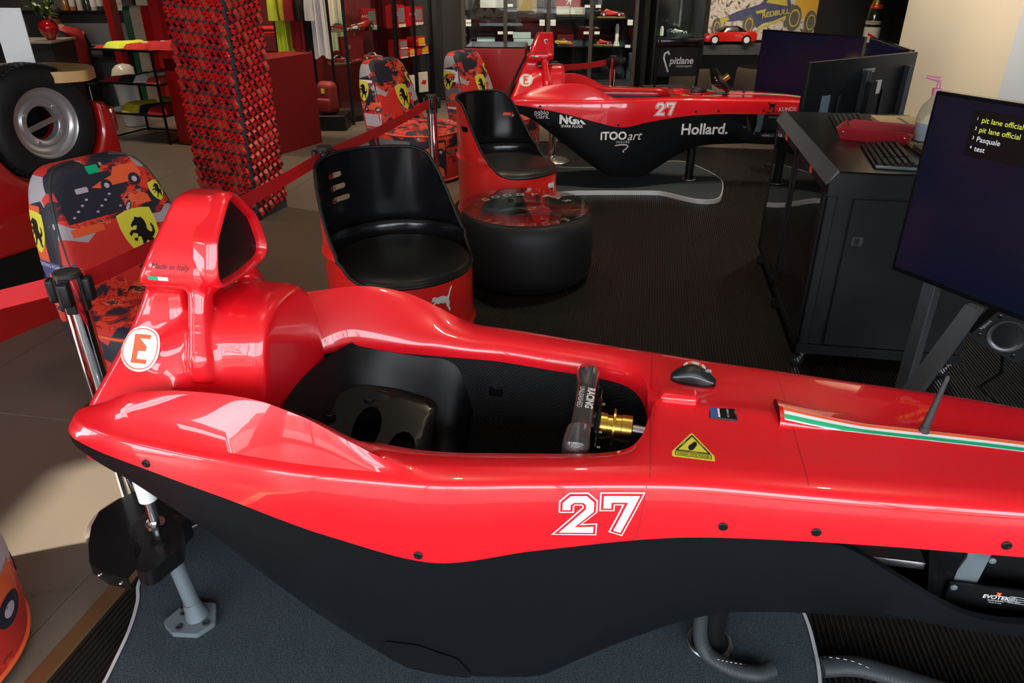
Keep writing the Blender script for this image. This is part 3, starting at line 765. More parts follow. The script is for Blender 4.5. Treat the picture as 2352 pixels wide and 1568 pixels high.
def rig(c, near):
    """legs and actuators that carry the body"""
    for sg in (-1, 1):
        lg = thing('rear_leg', None, None); lg.parent = c
        f = round_poly([(-.075, -.035), (-.03, -.062), (.035, -.055), (.062, -.01), (.03, .05), (-.05, .04)], .014, 3)
        fx, fy = -1.05, sg * .195
        MB().prism([(x, y * -sg) for x, y in f][::sg], .040, .056, Matrix.Translation((fx, fy, 0))).build('foot_plate', M_grey, lg)
        MB().lathe([(.030, 0), (.024, .03), (.021, .05)], 18, Matrix.Translation((fx + .005, fy, .056)) @ Matrix.Rotation(R(-9), 4, 'Y')).tube([(fx + .005, fy, .06), (fx - .012, fy + sg * -.004, .16), (fx - .03, fy - sg * .01, .262)], .0195, 18).build('leg_pole', M_grey, lg)
        for x, y in ((-.05, .02), (-.035, .0), (.042, -.02), (-.02, -.045)):
            MB().lathe([(.0095, 0), (.0095, .003), (.006, .004), (.0055, .001), (.0005, .001)], 14, Matrix.Translation((fx + x, fy + y * -sg, .056))).build('foot_bolt', M_dark, lg)
        ar = MB()
        arm = round_poly([(-1.105, .285), (-1.065, .295), (-1.035, .20), (-1.075, .13), (-1.15, .075), (-1.205, .12), (-1.19, .18), (-1.13, .22)], .02, 4)
        ar.prism([(x, sg * y) for x, y in arm][::sg], .255, .300)
        ar.build('actuator_arm', M_bgloss, c, 30)
        MB().box((-1.25, sg * .10 - .02, .188), (-1.12, sg * .10 + .06, .256)).build('actuator_block', M_black, c, None)
        rd = MB().cyl((-1.125, sg * .16, .29), (-1.13, sg * .155, .42), .013, n=18).lathe([(.024, .325), (.024, .335), (.015, .336)], 18, Matrix.Translation((-1.126, sg * .159, 0))).build('actuator_rod', M_chrome, c)
        MB().cyl((-1.13, sg * .155, .405), (-1.135, sg * .15, .60), .022, .027, 18).build('rod_sleeve', M_white, rd)
    pl = MB()
    half = [(-1.20, .222), (-1.27, .215), (-1.335, .187), (-1.385, .125), (-1.425, .06)]
    plate = half + [(-1.445, 0)] + [(x, -y) for x, y in half[::-1]]
    pl.prism(plate[::-1], .186, .191)
    for i in range(1, 3):
        for sg in (-1, 1):
            (xa, ya), (xb, yb) = half[i - 1], half[i]
            pl.prism([(xa, sg * ya), (xb, sg * yb), (xb + .003, sg * (yb - .003)), (xa + .003, sg * (ya - .003))][::sg], .150, .188)
    po = pl.build('guard_plate', M_bgloss, c, 30)
    for sg in (-1, 1):
        for x, y in ((-1.30, .2035), (-1.225, .2205)): MB().ball((x, sg * y, .166), .005, 6).build('plate_rivet', M_chrome, po)
    fl_ = thing('front_leg', None, None); fl_.parent = c
    MB().cyl((.30, -.03, .045), (.302, -.03, .36), .034, n=20).build('leg_pole', M_black, fl_)
    MB().tube([(.30 + .052 * math.cos(t * .21), -.035 + .052 * math.sin(t * .21), .047) for t in range(30)], .006, 8, True).build('grommet', M_alu, fl_)

P_OUT = [(-1.30, .0), (-1.285, .10), (-1.245, .165), (-1.205, .26), (-1.175, .37), (-1.15, .46), (-1.10, .54), (-1.0, .565), (-.90, .53), (-.80, .43), (-.70, .385), (-.55, .375), (-.1, .375), (.02, .40), (.14, .52), (.24, .605), (.34, .62), (.42, .56), (.49, .38), (.535, .22), (.56, .10), (.565, 0)]
def make_platform(label, loc, rz):
    c = thing('carpet_platform', label, 'platform', loc, rz)
    q = P_OUT + [(s, -w) for s, w in P_OUT[-2:0:-1]]
    q = [tuple(p) for p in q][::-1]
    M_carpet = mat('blue grey carpet', (.040, .052, .062), .95)
    if not M_carpet.get('done'):
        nt = M_carpet.node_tree; b = nt.nodes['Principled BSDF']; M_carpet['done'] = 1
        tc = nt.nodes.new('ShaderNodeTexCoord'); n1 = nt.nodes.new('ShaderNodeTexNoise'); n1.inputs['Scale'].default_value = 330; n1.inputs['Detail'].default_value = 2
        nt.links.new(tc.outputs['Object'], n1.inputs['Vector'])
        r = nt.nodes.new('ShaderNodeValToRGB'); r.color_ramp.elements[0].position = .35; r.color_ramp.elements[0].color = (.008, .014, .020, 1); r.color_ramp.elements[1].position = .7; r.color_ramp.elements[1].color = (.055, .075, .09, 1)
        nt.links.new(n1.outputs['Fac'], r.inputs[0]); nt.links.new(r.outputs[0], b.inputs['Base Color'])
        bp = nt.nodes.new('ShaderNodeBump'); bp.inputs['Strength'].default_value = .6; bp.inputs['Distance'].default_value = .002
        nt.links.new(n1.outputs['Fac'], bp.inputs['Height']); nt.links.new(bp.outputs['Normal'], b.inputs['Normal'])
    sm = []
    n = len(q)
    for i in range(n):
        for t in (0, .25, .5, .75):
            p0, p1, p2, p3 = Vector(q[i - 1]), Vector(q[i]), Vector(q[(i + 1) % n]), Vector(q[(i + 2) % n])
            sm.append(tuple(.5 * (2 * p1 + (p2 - p0) * t + (2 * p0 - 5 * p1 + 4 * p2 - p3) * t * t + (3 * p1 - p0 - 3 * p2 + p3) * t ** 3)))
    MB().prism(sm, .0075, .039).build('carpet_top', M_carpet, c, 30)
    m = len(sm); rows = [[], [], [], []]
    for i in range(m):
        a, b = Vector(sm[i - 1]), Vector(sm[(i + 1) % m]); d = (b - a).normalized(); nn = Vector((d.y, -d.x))
        if i == 0: sgn = 1 if (Vector(sm[0]) + nn * .01).length > Vector(sm[0]).length else -1
        for k_, (o_, z_) in enumerate(((.0005, .0075), (.006, .0075), (.006, .0415), (-.003, .0415))):
            p = Vector(sm[i]) + nn * sgn * o_; rows[k_].append((p.x, p.y, z_))
    MB().grid(rows, closed=True).build('edge_strip', mat('matt aluminium edging', (.78, .79, .80), .5, .55), c, 40)
    return c
NEAR = (.2214, 1.4182, 0); FAR = (1.157, 6.02, 0)
make_platform('grey carpeted platform with metal edge under the simulator with the yellow warning sticker', NEAR, GA)
make_platform('black carpeted platform with silver edge under the simulator lettered with sponsor names', FAR, 0)
near = make_car('glossy red and black formula racing simulator with mouse and warning sticker on its deck', NEAR, GA, True)
far = make_car('red and black formula racing simulator with white sponsor lettering on its hull', FAR, 0, False)

# steering wheel of the near car
def carbon_wheel(parent, T):
    w = thing('steering_wheel', None, None); w.parent = parent; w.matrix_local = T
    b = MB().rbox((-.022, -.095, -.055), (.022, .095, .058), .008, 3).build('centre_block', M_carbon, w)
    MB().rbox((-.0225, -.096, .022), (.0225, .0, .0585), .003, 1).build('top_bar', M_carbon, w) if 0 else None
    for sg in (-1, 1):
        MB().tube([(0, sg * .085, .04), (-.004, sg * .125, .055), (-.004, sg * .15, .045), (-.002, sg * .163, .01), (0, sg * .160, -.035), (.004, sg * .145, -.075), (.006, sg * .115, -.085)], [.022, .027, .030, .031, .029, .025, .014], 18).build('grip', M_carbon, w)
        MB().prism(round_poly([(sg * .05, .01), (sg * .12, .03), (sg * .125, -.01), (sg * .06, -.03)][::sg], .008), .034, .037, Matrix(((0, 0, 1, 0), (1, 0, 0, 0), (0, 1, 0, 0), (0, 0, 0, 1)))).build('shift_paddle', M_bgloss, w)
    MB().rbox((.028, -.075, -.03), (.040, .075, .03), .004).build('mounting_plate', M_bgloss, w)
    for y, z in ((.06, .02), (-.06, .02), (.06, -.02), (-.06, -.02)): MB().cyl((.04, y, z), (.047, y, z), .004, n=10).build('plate_bolt', M_chrome, w)
    MB().cyl((.02, 0, 0), (.03, 0, 0), .03, n=24).build('spacer', M_black, w)
    X = Matrix(((0, 0, 1, 0), (1, 0, 0, 0), (0, 1, 0, 0), (0, 0, 0, 1)))
    MB().lathe([(.026, .040), (.030, .041), (.030, .056), (.027, .057), (.027, .068), (.043, .069), (.043, .074), (.030, .075), (.030, .088), (.032, .089), (.032, .112), (.029, .114), (.0005, .114)], 32, X).build('quick_release', M_gold, w)
    MB().cyl((.112, 0, 0), (.22, 0, -.004), .0135, n=20).build('steering_shaft', M_alu, w)
    decal('wheel_text', text2d('RACING', .1, .03), M_white, w, (.010, .018, .058), (.0, -1, 0), (1, 0, 0), .024, None, .001)
    decal('wheel_text', text2d('UNLEASHED', .0, 0), M_white, w, (-.011, .018, .058), (0, -1, 0), (1, 0, 0), .0165, None, .001)
    return w
carbon_wheel(near, Matrix.Translation((-.058, -.012, .665)) @ Matrix.Rotation(R(3), 4, 'Y'))

# lettering of the far car
def hull_text(s, x, z, size, bold=.0, shear=0., mt_=None, tgt=HULL, space=1., sx=1.):
    decal('sponsor_text', text2d(s, shear, bold, space), mt_ or M_white, far, (x, -.34 if x < .2 else -.24, z), (1, .12 if x > -.3 else -.03, 0), (0, 0, 1), size, tgt, .0014, .04, .2, sx)
hull_text('pablo', -.935, .628, .050); hull_text('clark.', -.925, .598, .050)
hull_text('NGK', -.705, .577, .088, .05); hull_text('SPARK PLUGS', -.705, .530, .027, .02)
hull_text('iTOO', -.385, .458, .082, .035); hull_text('art', -.228, .455, .095, 0, .3)
hull_text('INSURE', -.31, .412, .026, .0, 0, None, HULL, 1.3)
decal('sponsor_swirl', stroke([(-.06, .012), (-.02, .018), (.03, .016), (.042, .004), (.03, -.012), (.008, -.026), (.006, -.036), (.014, -.040)], .008), M_white, far, (-.31, -.36, .375), (1, .05, 0), (0, 0, 1), 1, HULL, .0014, .03, .6)
hull_text('Hollard.', .325, .487, .115, .022)
hull_text('KUNOS', .965, .628, .042, 0, 0, None, SHELL); hull_text('SIMULAZIONI', .86, .608, .024, .02, 0, M_black, SHELL)
hull_text('Itoo', 1.08, .41, .06, .02)
decal('cat_emblem', poly2d([(-.5, -.5), (-.38, -.5), (-.34, -.15), (-.25, -.5), (-.14, -.5), (-.12, -.05), (.1, -.1), (.16, -.5), (.28, -.5), (.26, -.1), (.34, -.5), (.46, -.5), (.38, .05), (.52, .2), (.5, .42), (.4, .34), (.28, .36), (.26, .2), (.05, .32), (-.2, .30), (-.36, .22), (-.5, .45), (-.46, .62), (-.62, .55), (-.58, .3), (-.46, .05)]), M_black, far, (.835, -.22, .655), (1, .1, 0), (0, 0, 1), .052, SHELL, .0014, .03, .6)
# black wheel laid on the deck of the far car
w2 = thing('steering_wheel', 'loose black steering wheel with gold hub resting on the red deck', 'steering wheel', (FAR[0] + .475, FAR[1] - .02, .815), R(-12))
W2 = Matrix.Rotation(R(-38), 4, 'Y')
g = []
for i in range(36):
    a = 2 * math.pi * i / 36; rr_ = .125 * (1 - .12 * abs(math.sin(a)) ** 3)
    g.append(W2 @ Vector((0, rr_ * 1.15 * math.cos(a), rr_ * .8 * math.sin(a))))
MB().tube(g, .019, 12, True).build('rim', M_leather, w2)
MB().rbox((-.02, -.085, -.06), (.016, .085, .06), .01, 2, T=W2).build('centre_block', M_black, w2)
for i, (y, z) in enumerate(((.05, .03), (-.05, .03), (.05, -.03), (-.05, -.03), (0, .045), (.02, 0), (-.02, 0))):
    MB().cyl(W2 @ Vector((-.032, y, z)), W2 @ Vector((-.02, y, z)), .008, n=10).build('button', (M_dark, M_alu, M_orange)[i % 3], w2)
MB().cyl(W2 @ Vector((.016, 0, 0)), W2 @ Vector((.065, 0, 0)), .024, n=20).build('hub', M_gold, w2)

# computer mice on the decks
def mouse(name, label, loc, rz, body=M_dark):
    m_ = thing('computer_mouse', label, 'mouse', loc, rz, 'computer mice')
    rows = []
    for i in range(17):
        t = i / 16; x = -.052 + .104 * t; k = math.sin(math.pi * min(1, max(0, .03 + .94 * t))) ** .45
        w_ = (.029 - .004 * math.sin(math.pi * t) ** 2) * k; h = (.012 + .026 * math.sin(math.pi * (t * .85 + .12)) ** .9) * k
        rows.append([(x, w_ * math.cos(math.pi * j / 16), .004 + h * math.sin(math.pi * j / 16) ** .7) for j in range(17)])
    MB().grid(rows).build('mouse_shell', mat('mouse grey black', (.012, .012, .013), .38, spec=.4), m_, 70)
    r2 = [[(p[0] * 1.01, p[1] * 1.03, .0 + .004 * 0 + q_) for p in (r[0], r[-1])] for r in rows for q_ in (0,)]
    base = [(r[0][0] * 1.0, r[0][1] * 1.02) for r in rows] + [(r[-1][0] * 1.0, r[-1][1] * 1.02) for r in rows[::-1]]
    MB().prism(base[::-1], 0, .006).build('mouse_base', M_bgloss, m_)
    side = MB()
    for e_ in (0, 1):
        side.tube([(r[2 if e_ == 0 else -3][0], r[2 if e_ == 0 else -3][1] * 1.02, r[2][2]) for r in rows[1:-1]], .0022, 8)
    side.build('side_band', M_grey, m_)
    MB().rbox((.024, -.003, .028), (.040, .003, .0365), .0025, 2).build('scroll_wheel', M_grey, m_)
    return m_
def on_shell(base, a, s, w):
    h = SHELL.ray_cast(Vector((s, w, 1)), Vector((0, 0, -1)))[0]
    v = Matrix.Rotation(a, 4, 'Z') @ Vector((s, w, h.z + .001)); return (base[0] + v.x, base[1] + v.y, v.z)
mouse('m', 'black and grey wireless computer mouse on the deck behind the warning sticker', on_shell(NEAR, GA, .190, .118), GA + R(-6))
mouse('m', 'black computer mouse beside the loose steering wheel on the far red deck', on_shell(FAR, 0, .30, .0), R(170))
# ---------------------------------------------------------------- drum chairs
def boolean(me, cutter_mb, mats):
    a = put('a', me); b = cutter_mb.build('b', mats[0], None, None, True)
    m = a.modifiers.new('b', 'BOOLEAN'); m.object = b; m.operation = 'DIFFERENCE'; m.solver = 'EXACT'
    dg = bpy.context.evaluated_depsgraph_get(); dg.update()
    out = bpy.data.meshes.new_from_object(a.evaluated_get(dg))
    bpy.data.objects.remove(a); bpy.data.objects.remove(b); return out
RB = .322
def drum_radius(z):
    r = RB
    for zr in (.165, .515): r += .011 * math.exp(-((z - zr) / .013) ** 2)
    return r + .006 * math.exp(-((z - .012) / .01) ** 2)
def drum_top(a):
    """height of the drum's cut edge; a = angle away from the middle of the back, 0..pi"""
    d = math.degrees(abs(a))
    return tab([(0, .868), (45, .862), (58, .845), (66, .80), (76, .705), (90, .575), (98, .52), (110, .452), (125, .428), (150, .424), (180, .424)], d)
def drum_chair(label, loc, facing, slots):
    c = thing('barrel_chair', label, 'chair', loc, R(facing), 'oil drum chairs')
    n = 96; zs = [0, .006, .012, .02, .04, .10, .145, .155, .165, .175, .185, .21, .30, .40, .46, .495, .505, .515, .525, .535, .56, .60, .65, .70, .75, .80, .84, .87]
    mb = MB(); outer, inner = [], []
    for z in zs:
        ro, ri = [], []
        for i in range(n):
            a = 2 * math.pi * i / n; t = drum_top(a - math.pi); zz = min(z, t)
            ro.append((drum_radius(zz) * math.cos(a), drum_radius(zz) * math.sin(a), zz))
            ri.append(((drum_radius(zz) - .005) * math.cos(a), (drum_radius(zz) - .005) * math.sin(a), max(zz, .012)))
        outer.append(ro); inner.append(ri)
    mb.grid(outer, 0, True); mb.grid(inner, 1, True, flip=True)
    o = len(zs) * n; k = (len(zs) - 1) * n
    for i in range(n):
        j = (i + 1) % n
        mb.f.append([k + i, k + j, o + k + j, o + k + i]); mb.m.append(1)
        mb.f.append([i, o + i, o + j, j]); mb.m.append(1)
    me = mb.mesh('drum_shell', [M_barrel, M_bgloss], 40, True)
    cut = MB()
    for az, z, hl, hh in slots:
        T = Matrix.Rotation(R(az), 4, 'Z') @ Matrix.Translation((.2, 0, z)) @ Matrix(((0, 0, 1, 0), (1, 0, 0, 0), (0, 1, 0, 0), (0, 0, 0, 1)))
        q = [(hl * math.copysign(1, math.cos(t)) * 1 + hh * math.cos(t), hh * math.sin(t)) for t in [R(-90 + 180 * i / 8) for i in range(9)]] + [(-hl + hh * math.cos(t), hh * math.sin(t)) for t in [R(90 + 180 * i / 8) for i in range(9)]]
        cut.prism(q, 0, .25, T)
    me = boolean(me, cut, [M_bgloss])
    me.materials.clear(); me.materials.append(M_barrel); me.materials.append(M_bgloss)
    for p in me.polygons:
        v = p.center; rad = Vector((v.x, v.y, 0))
        p.material_index = 0 if p.normal.dot(rad.normalized()) > .3 and rad.length > drum_radius(v.z) - .003 else 1
    me.polygons.foreach_set('use_smooth', [True] * len(me.polygons)); me.set_sharp_from_angle(angle=R(35))
    sh = put('drum_shell', me, c)
    MB().tube([((drum_radius(drum_top(a)) - .0025) * math.cos(a + math.pi), (drum_radius(drum_top(a)) - .0025) * math.sin(a + math.pi), drum_top(a) + .001) for a in [-math.pi + 2 * math.pi * i / 120 for i in range(120)]], .0075, 8, True).build('edge_trim', M_black, c, 60)
    cu = MB().lathe([(.0005, .40), (.30, .40), (.312, .415), (.314, .435), (.300, .452), (.25, .466), (.15, .474), (.0005, .476)], 64).build('seat_cushion', M_leather, c, 60)
    MB().tube(ring_pts(72, .3135, .432), .0045, 8, True).build('piping', M_leather, cu, 60)
    B = bvh_of(MB().lathe([(RB + .001, .18), (RB + .001, .50)], 96))
    decal('leaping_cat_emblem', poly2d(CAT), M_white, c, (RB, 0, .335), (0, 1, 0), (0, 0, 1), .10, B, .002, .02)
    return c
drum_chair('red oil drum chair with three slots in its black back, beside the printed glass table', (-.50, 3.065, .0078), -50, [(203, .775, .032, .0125), (201, .72, .038, .0125), (199, .665, .046, .0125)])
drum_chair('red oil drum chair with single oval grip holes, at the platform of the lettered simulator', (-.03, 4.79, .0078), -28, [(243, .705, .022, .016), (117, .705, .022, .016)])

# ---------------------------------------------------------------- tyre table
t = thing('tyre_table', 'low table made of a slick black racing tyre with round glass top', 'table', (.075, 4.0, .0078))
MB().lathe([(.19, .02), (.20, .005), (.30, .0), (.345, .008), (.372, .035), (.384, .09), (.386, .19), (.384, .29), (.372, .345), (.352, .372), (.335, .380), (.31, .383), (.28, .376), (.245, .372), (.215, .366), (.205, .355), (.198, .33), (.19, .10)], 96, close=True).build('tyre', M_rubber, t, 50)
MB().lathe([(.198, .05), (.198, .335), (.190, .34), (.180, .33), (.172, .20), (.165, .16), (.0005, .15)], 64).build('wheel_rim', M_dark, t, 40)
gl = MB().lathe([(.0005, .396), (.352, .396), (.357, .399), (.357, .404), (.354, .407), (.0005, .407)], 96).build('glass_top', glass_mat('smoked table glass', (.80, .84, .82)), t, 40)
M_letter = mat('tyre letter cream', (.86, .84, .76), .6)
def arc_text(s, a_mid, r, size, step):
    for i, ch in enumerate(s):
        if ch == ' ': continue
        a = a_mid - (i - (len(s) - 1) / 2) * step
        p = Vector((r * math.cos(R(a)), r * math.sin(R(a)), .3835)); ey = Vector((math.cos(R(a)), math.sin(R(a)), 0)); ex = Vector((ey.y, -ey.x, 0))
        decal('tyre_letter', text2d(ch, .15, .03), M_letter, t, p, ex, ey, size, None, .0015)
arc_text('GOODYEAR', 88, .29, .068, 15.5); arc_text('EAGLE F1', -88, .29, .068, 13)
for a in range(20, 360, 24):
    if 25 < a < 155 or 205 < a < 335:
        continue
    decal('tyre_line', poly2d([(-.03, -.002), (.03, -.002), (.03, .002), (-.03, .002)]), M_mustard, t, (.29 * math.cos(R(a)), .29 * math.sin(R(a)), .3835), (math.cos(R(a + 40)), math.sin(R(a + 40)), 0), (-math.sin(R(a + 40)), math.cos(R(a + 40)), 0), 1, None, .0012)

# ---------------------------------------------------------------- belt posts
PH = .87
def post(label, x, y, rz=0., z0=0.):
    c = thing('barrier_post', label, 'barrier post', (x, y, z0), rz, 'chrome belt posts')
    MB().lathe([(.155, 0), (.158, .008), (.15, .016), (.06, .03), (.036, .04), (.036, .055), (.033, .06)], 48).build('base', mat('brushed steel', (.62, .6, .56), .3, 1.), c, 40)
    MB().lathe([(.0315, .045), (.0315, PH - .012)], 32, caps=False).build('post_tube', M_chrome, c, 40)
    MB().lathe([(.0335, PH - .018), (.0345, PH - .012), (.0345, PH - .002), (.031, PH), (.0005, PH)], 32).build('top_cap', mat('cap grey', (.03, .028, .026), .5), c, 40)
    for k in range(4):
        a = math.pi / 2 * k + R(20)
        T = Matrix.Rotation(a, 4, 'Z')
        cl = MB().rbox((.029, -.014, PH - .115), (.036, .014, PH - .012), .002, 1, 0, T).build('clip_rail', M_black, c)
        MB().rbox((.034, -.016, PH - .088), (.058, .016, PH - .018), .009, 3, 0, T).build('belt_clip', M_black, cl)
    return c
def belt(parent, a, b, z0, z1, sag=.03, h=.052):
    """webbing from one post to the next, standing on edge"""
    M_ = parent.matrix_basis.inverted(); n = 24; mb = MB(); rows = []
    a, b = Vector((*a, 0)), Vector((*b, 0)); d = (b - a).normalized(); nn = Vector((-d.y, d.x, 0)) * .0008
    for i in range(n + 1):
        u = i / n; p = a.lerp(b, u); z = lerp(z0, z1, u) - sag * 4 * u * (1 - u)
        rows.append([tuple(M_ @ (p + nn + Vector((0, 0, z - h / 2)))), tuple(M_ @ (p + nn + Vector((0, 0, z + h / 2)))), tuple(M_ @ (p - nn + Vector((0, 0, z + h / 2)))), tuple(M_ @ (p - nn + Vector((0, 0, z - h / 2))))])
    mb.grid(rows, closed=True); mb.build('belt', M_belt, parent, 60)
PA, PB, PC, PD = (-1.205, 1.845), (-.865, 3.40), (-.522, 4.925), (.94, 7.25)
pa = post('shiny chrome barrier post between the printed chair and the tail of the simulator', *PA, R(-100)); belt(pa, (PA[0] - .05, PA[1] - .0), (-2.15, 1.50), .825, .735, .015); belt(pa, (PA[0] + .02, PA[1] + .05), (PB[0] - .01, PB[1] - .05), .825, .825, .015)
pb = post('chrome barrier post behind the drum chair with three slots', *PB, R(-100)); belt(pb, (PB[0] + .01, PB[1] + .05), (PC[0] - .01, PC[1] - .05), .825, .825, .015)
post('chrome barrier post beside the pair of picture chairs, its full base visible', *PC, R(-100))
pd_ = post('distant chrome barrier post in front of the dark display cabinets', *PD, R(180)); belt(pd_, (PD[0] - .05, PD[1]), (.42, 6.82), .815, .815, .01)
post('chrome barrier post hidden behind the tall fin of the lettered simulator', .37, 6.80, R(10))

# ---------------------------------------------------------------- armchairs covered in race pictures
def printed_chair(label, loc, facing, prints):
    c = thing('printed_armchair', label, 'armchair', loc, R(facing), 'armchairs printed with race pictures')
    bk = MB(); rows = []
    L = [(.24, -.18, .13, .285), (.32, -.20, .128, .288), (.42, -.225, .122, .286), (.52, -.25, .112, .28), (.62, -.275, .103, .272), (.72, -.30, .094, .258), (.80, -.318, .086, .24), (.86, -.332, .078, .218), (.90, -.342, .066, .19), (.92, -.347, .050, .155), (.928, -.35, .025, .10)]
    for z, xc, th, wd in L:
        q = round_poly([(xc - th, -wd), (xc + th, -wd), (xc + th, wd), (xc - th, wd)], min(.055, th * .8), 5)
        rows.append([(x, y, z) for x, y in q])
    rows = resample(rows, 34); bk.grid(rows, closed=True); k = len(rows[0]); bk.f.append(list(range(len(bk.v) - k, len(bk.v)))); bk.m.append(0)
    b_ = bk.build('backrest', M_print, c, 60); BB = bvh_of(bk)
    st = MB(); rows = []
    for z, k in ((.012, .93), (.02, .965), (.06, .985), (.14, 1.0), (.24, 1.005), (.33, 1.0), (.375, .985), (.405, .95), (.425, .87), (.438, .70), (.445, .4), (.446, .05)):
        r = []
        for i in range(56):
            a = 2 * math.pi * i / 56; ca, sa = math.cos(a), math.sin(a)
            r.append((.03 + .375 * k * math.copysign(abs(ca) ** .85, ca), .365 * k * math.copysign(abs(sa) ** .85, sa), z))
        rows.append(r)
    st.grid(rows, closed=True); s_ = st.build('seat_base', M_print, c, 60); SB = bvh_of(st)
    MB().lathe([(.30, 0), (.30, .015)], 40, Matrix.Translation((.03, 0, 0))).build('plinth', M_black, c)
    for z, k in ((.395, .965), (.03, .975)):
        MB().tube([(.03 + .375 * k * math.copysign(abs(math.cos(a)) ** .85, math.cos(a)), .365 * k * math.copysign(abs(math.sin(a)) ** .85, math.sin(a)), z) for a in [2 * math.pi * i / 60 for i in range(60)]], .007, 8, True).build('piping', M_orange, s_, 60)
    for sg in (-1, 1):
        MB().tube([(xc + th * .86, sg * wd * .93, z) for z, xc, th, wd in L[3:]], .005, 8).build('piping', M_dark, b_, 60)
    ff = Vector((0, 1, 0)); up = Vector((-.16, 0, .987))
    shield(b_, (-.145, .06, .63), ff, up, .21, BB)                       # badge on the front of the back
    shield(b_, (-.265, .20, .76), ff, up, .085, BB)
    sx = Vector((1, 0, 0)); su = Vector((.16, 0, .987))
    shield(b_, (-.33, -.27, .70), (1, 0, 0), (-.16, 0, .987), .16, BB)
    def patch(nm, w_, h_, m_, o, ex, ey, bv, off=.0018, par=b_, r=.004): decal(nm, poly2d(round_poly([(-w_ / 2, -h_ / 2), (w_ / 2, -h_ / 2), (w_ / 2, h_ / 2), (-w_ / 2, h_ / 2)], r, 2)), m_, par, o, ex, ey, 1, bv, off, .03)
    prints(b_, s_, BB, SB, patch, ff, up)
    return c
CARSIDE = [(-.5, -.06), (-.36, -.1), (.45, -.1), (.5, .02), (.48, .2), (.4, .2), (.38, .06), (.2, .1), (.12, .2), (.04, .2), (-.05, .07), (-.32, .0)]
M_navy = mat('print navy', (.014, .015, .028), .6); M_tarmac = mat('print tarmac', (.16, .15, .16), .6); M_lilac = mat('print lilac', (.5, .42, .5), .6)
def picture_car(par, o, ex, ey, size, bv, body=M_orange):
    decal('printed_car', poly2d(CARSIDE), body, par, o, ex, ey, size, bv, .004, .03)
    ex_, ey_ = Vector(ex).normalized(), Vector(ey).normalized()
    for dx, r in ((-.22, .105), (.33, .115)):
        p = Vector(o) + ex_ * dx * size + ey_ * (-.08) * size
        decal('printed_wheel', disc2d(r, 20), M_navy, par, p, ex, ey, size, bv, .0052, .03)
        decal('printed_hub', disc2d(r * .45, 14), M_lilac, par, p, ex, ey, size, bv, .006, .03)
def figure(par, o, ex, ey, size, bv, glasses=True):
    ex_, ey_ = Vector(ex).normalized(), Vector(ey).normalized(); o = Vector(o)
    decal('printed_figure', poly2d([(-.42, -.5), (.42, -.5), (.36, -.12), (.14, .02), (-.14, .02), (-.36, -.12)]), M_orange, par, o, ex, ey, size, bv, .004, .03)
    decal('printed_head', disc2d(.17, 18, .14), M_skin, par, o + ey_ * .17 * size, ex, ey, size, bv, .005, .03)
    decal('printed_cap', poly2d([(-.15, .2), (.17, .19), (.13, .32), (0, .37), (-.12, .32)]), M_orange if glasses else M_navy, par, o, ex, ey, size, bv, .0058, .03)
    if glasses: decal('printed_glasses', poly2d([(-.11, .14), (.11, .14), (.11, .185), (-.11, .185)]), M_black, par, o, ex, ey, size, bv, .0058, .03)
def prints_a(b, s, BB, SB, patch, ff, up):
    rx, ru = Vector((1, 0, 0)), Vector((-.16, 0, .987))
    patch('dark_panel', .24, .16, M_navy, (-.20, -.08, .81), ff, up, BB)
    patch('red_panel', .13, .03, M_orange, (-.16, -.14, .70), ff, up, BB); patch('white_panel', .05, .02, M_lilac, (-.2, -.10, .84), ff, up, BB, .003); patch('green_panel', .05, .03, M_green, (-.24, -.02, .90), ff, up, BB, .003)
    for i in range(9): patch('white_fleck', .012, .008, M_lilac, (-.2, -.17 + .024 * i, .75 + .018 * ((i * 5) % 4)), ff, up, BB, .003)
    picture_car(b, (-.20, .05, .855), ff, up, .22, BB)
    figure(b, (-.22, .12, .775), ff, up, .085, BB, False)
    patch('dark_panel', .07, .26, M_navy, (-.245, -.27, .67), rx, ru, BB, .0012)
    patch('red_panel', .13, .26, M_orange, (-.345, -.27, .67), rx, ru, BB, .0010)
    patch('blue_panel', .20, .13, M_blue, (-.255, -.28, .53), rx, ru, BB, .0016)
    decal('print_text', text2d('SUPPORTING ROAD SAFETY', .1), M_white, b, (-.26, -.28, .578), rx, ru, .020, BB, .003, .03)
    figure(b, (-.265, -.28, .51), rx, ru, .11, BB); figure(b, (-.325, -.28, .50), rx, ru, .085, BB, False)
    decal('print_text', text2d('HUBLOT', .0), M_lilac, b, (-.15, -.27, .50), rx, ru, .022, BB, .004, .03)
    picture_car(b, (-.17, -.02, .44), ff, up, .26, BB)
    picture_car(s, (.20, -.36, .20), rx, (0, 0, 1), .34, SB); picture_car(s, (.42, .02, .18), (0, 1, 0), (0, 0, 1), .34, SB, M_lilac)
    patch('white_panel', .25, .08, M_lilac, (.36, -.18, .28), (.5, .85, 0), (0, 0, 1), SB, .0015, s)
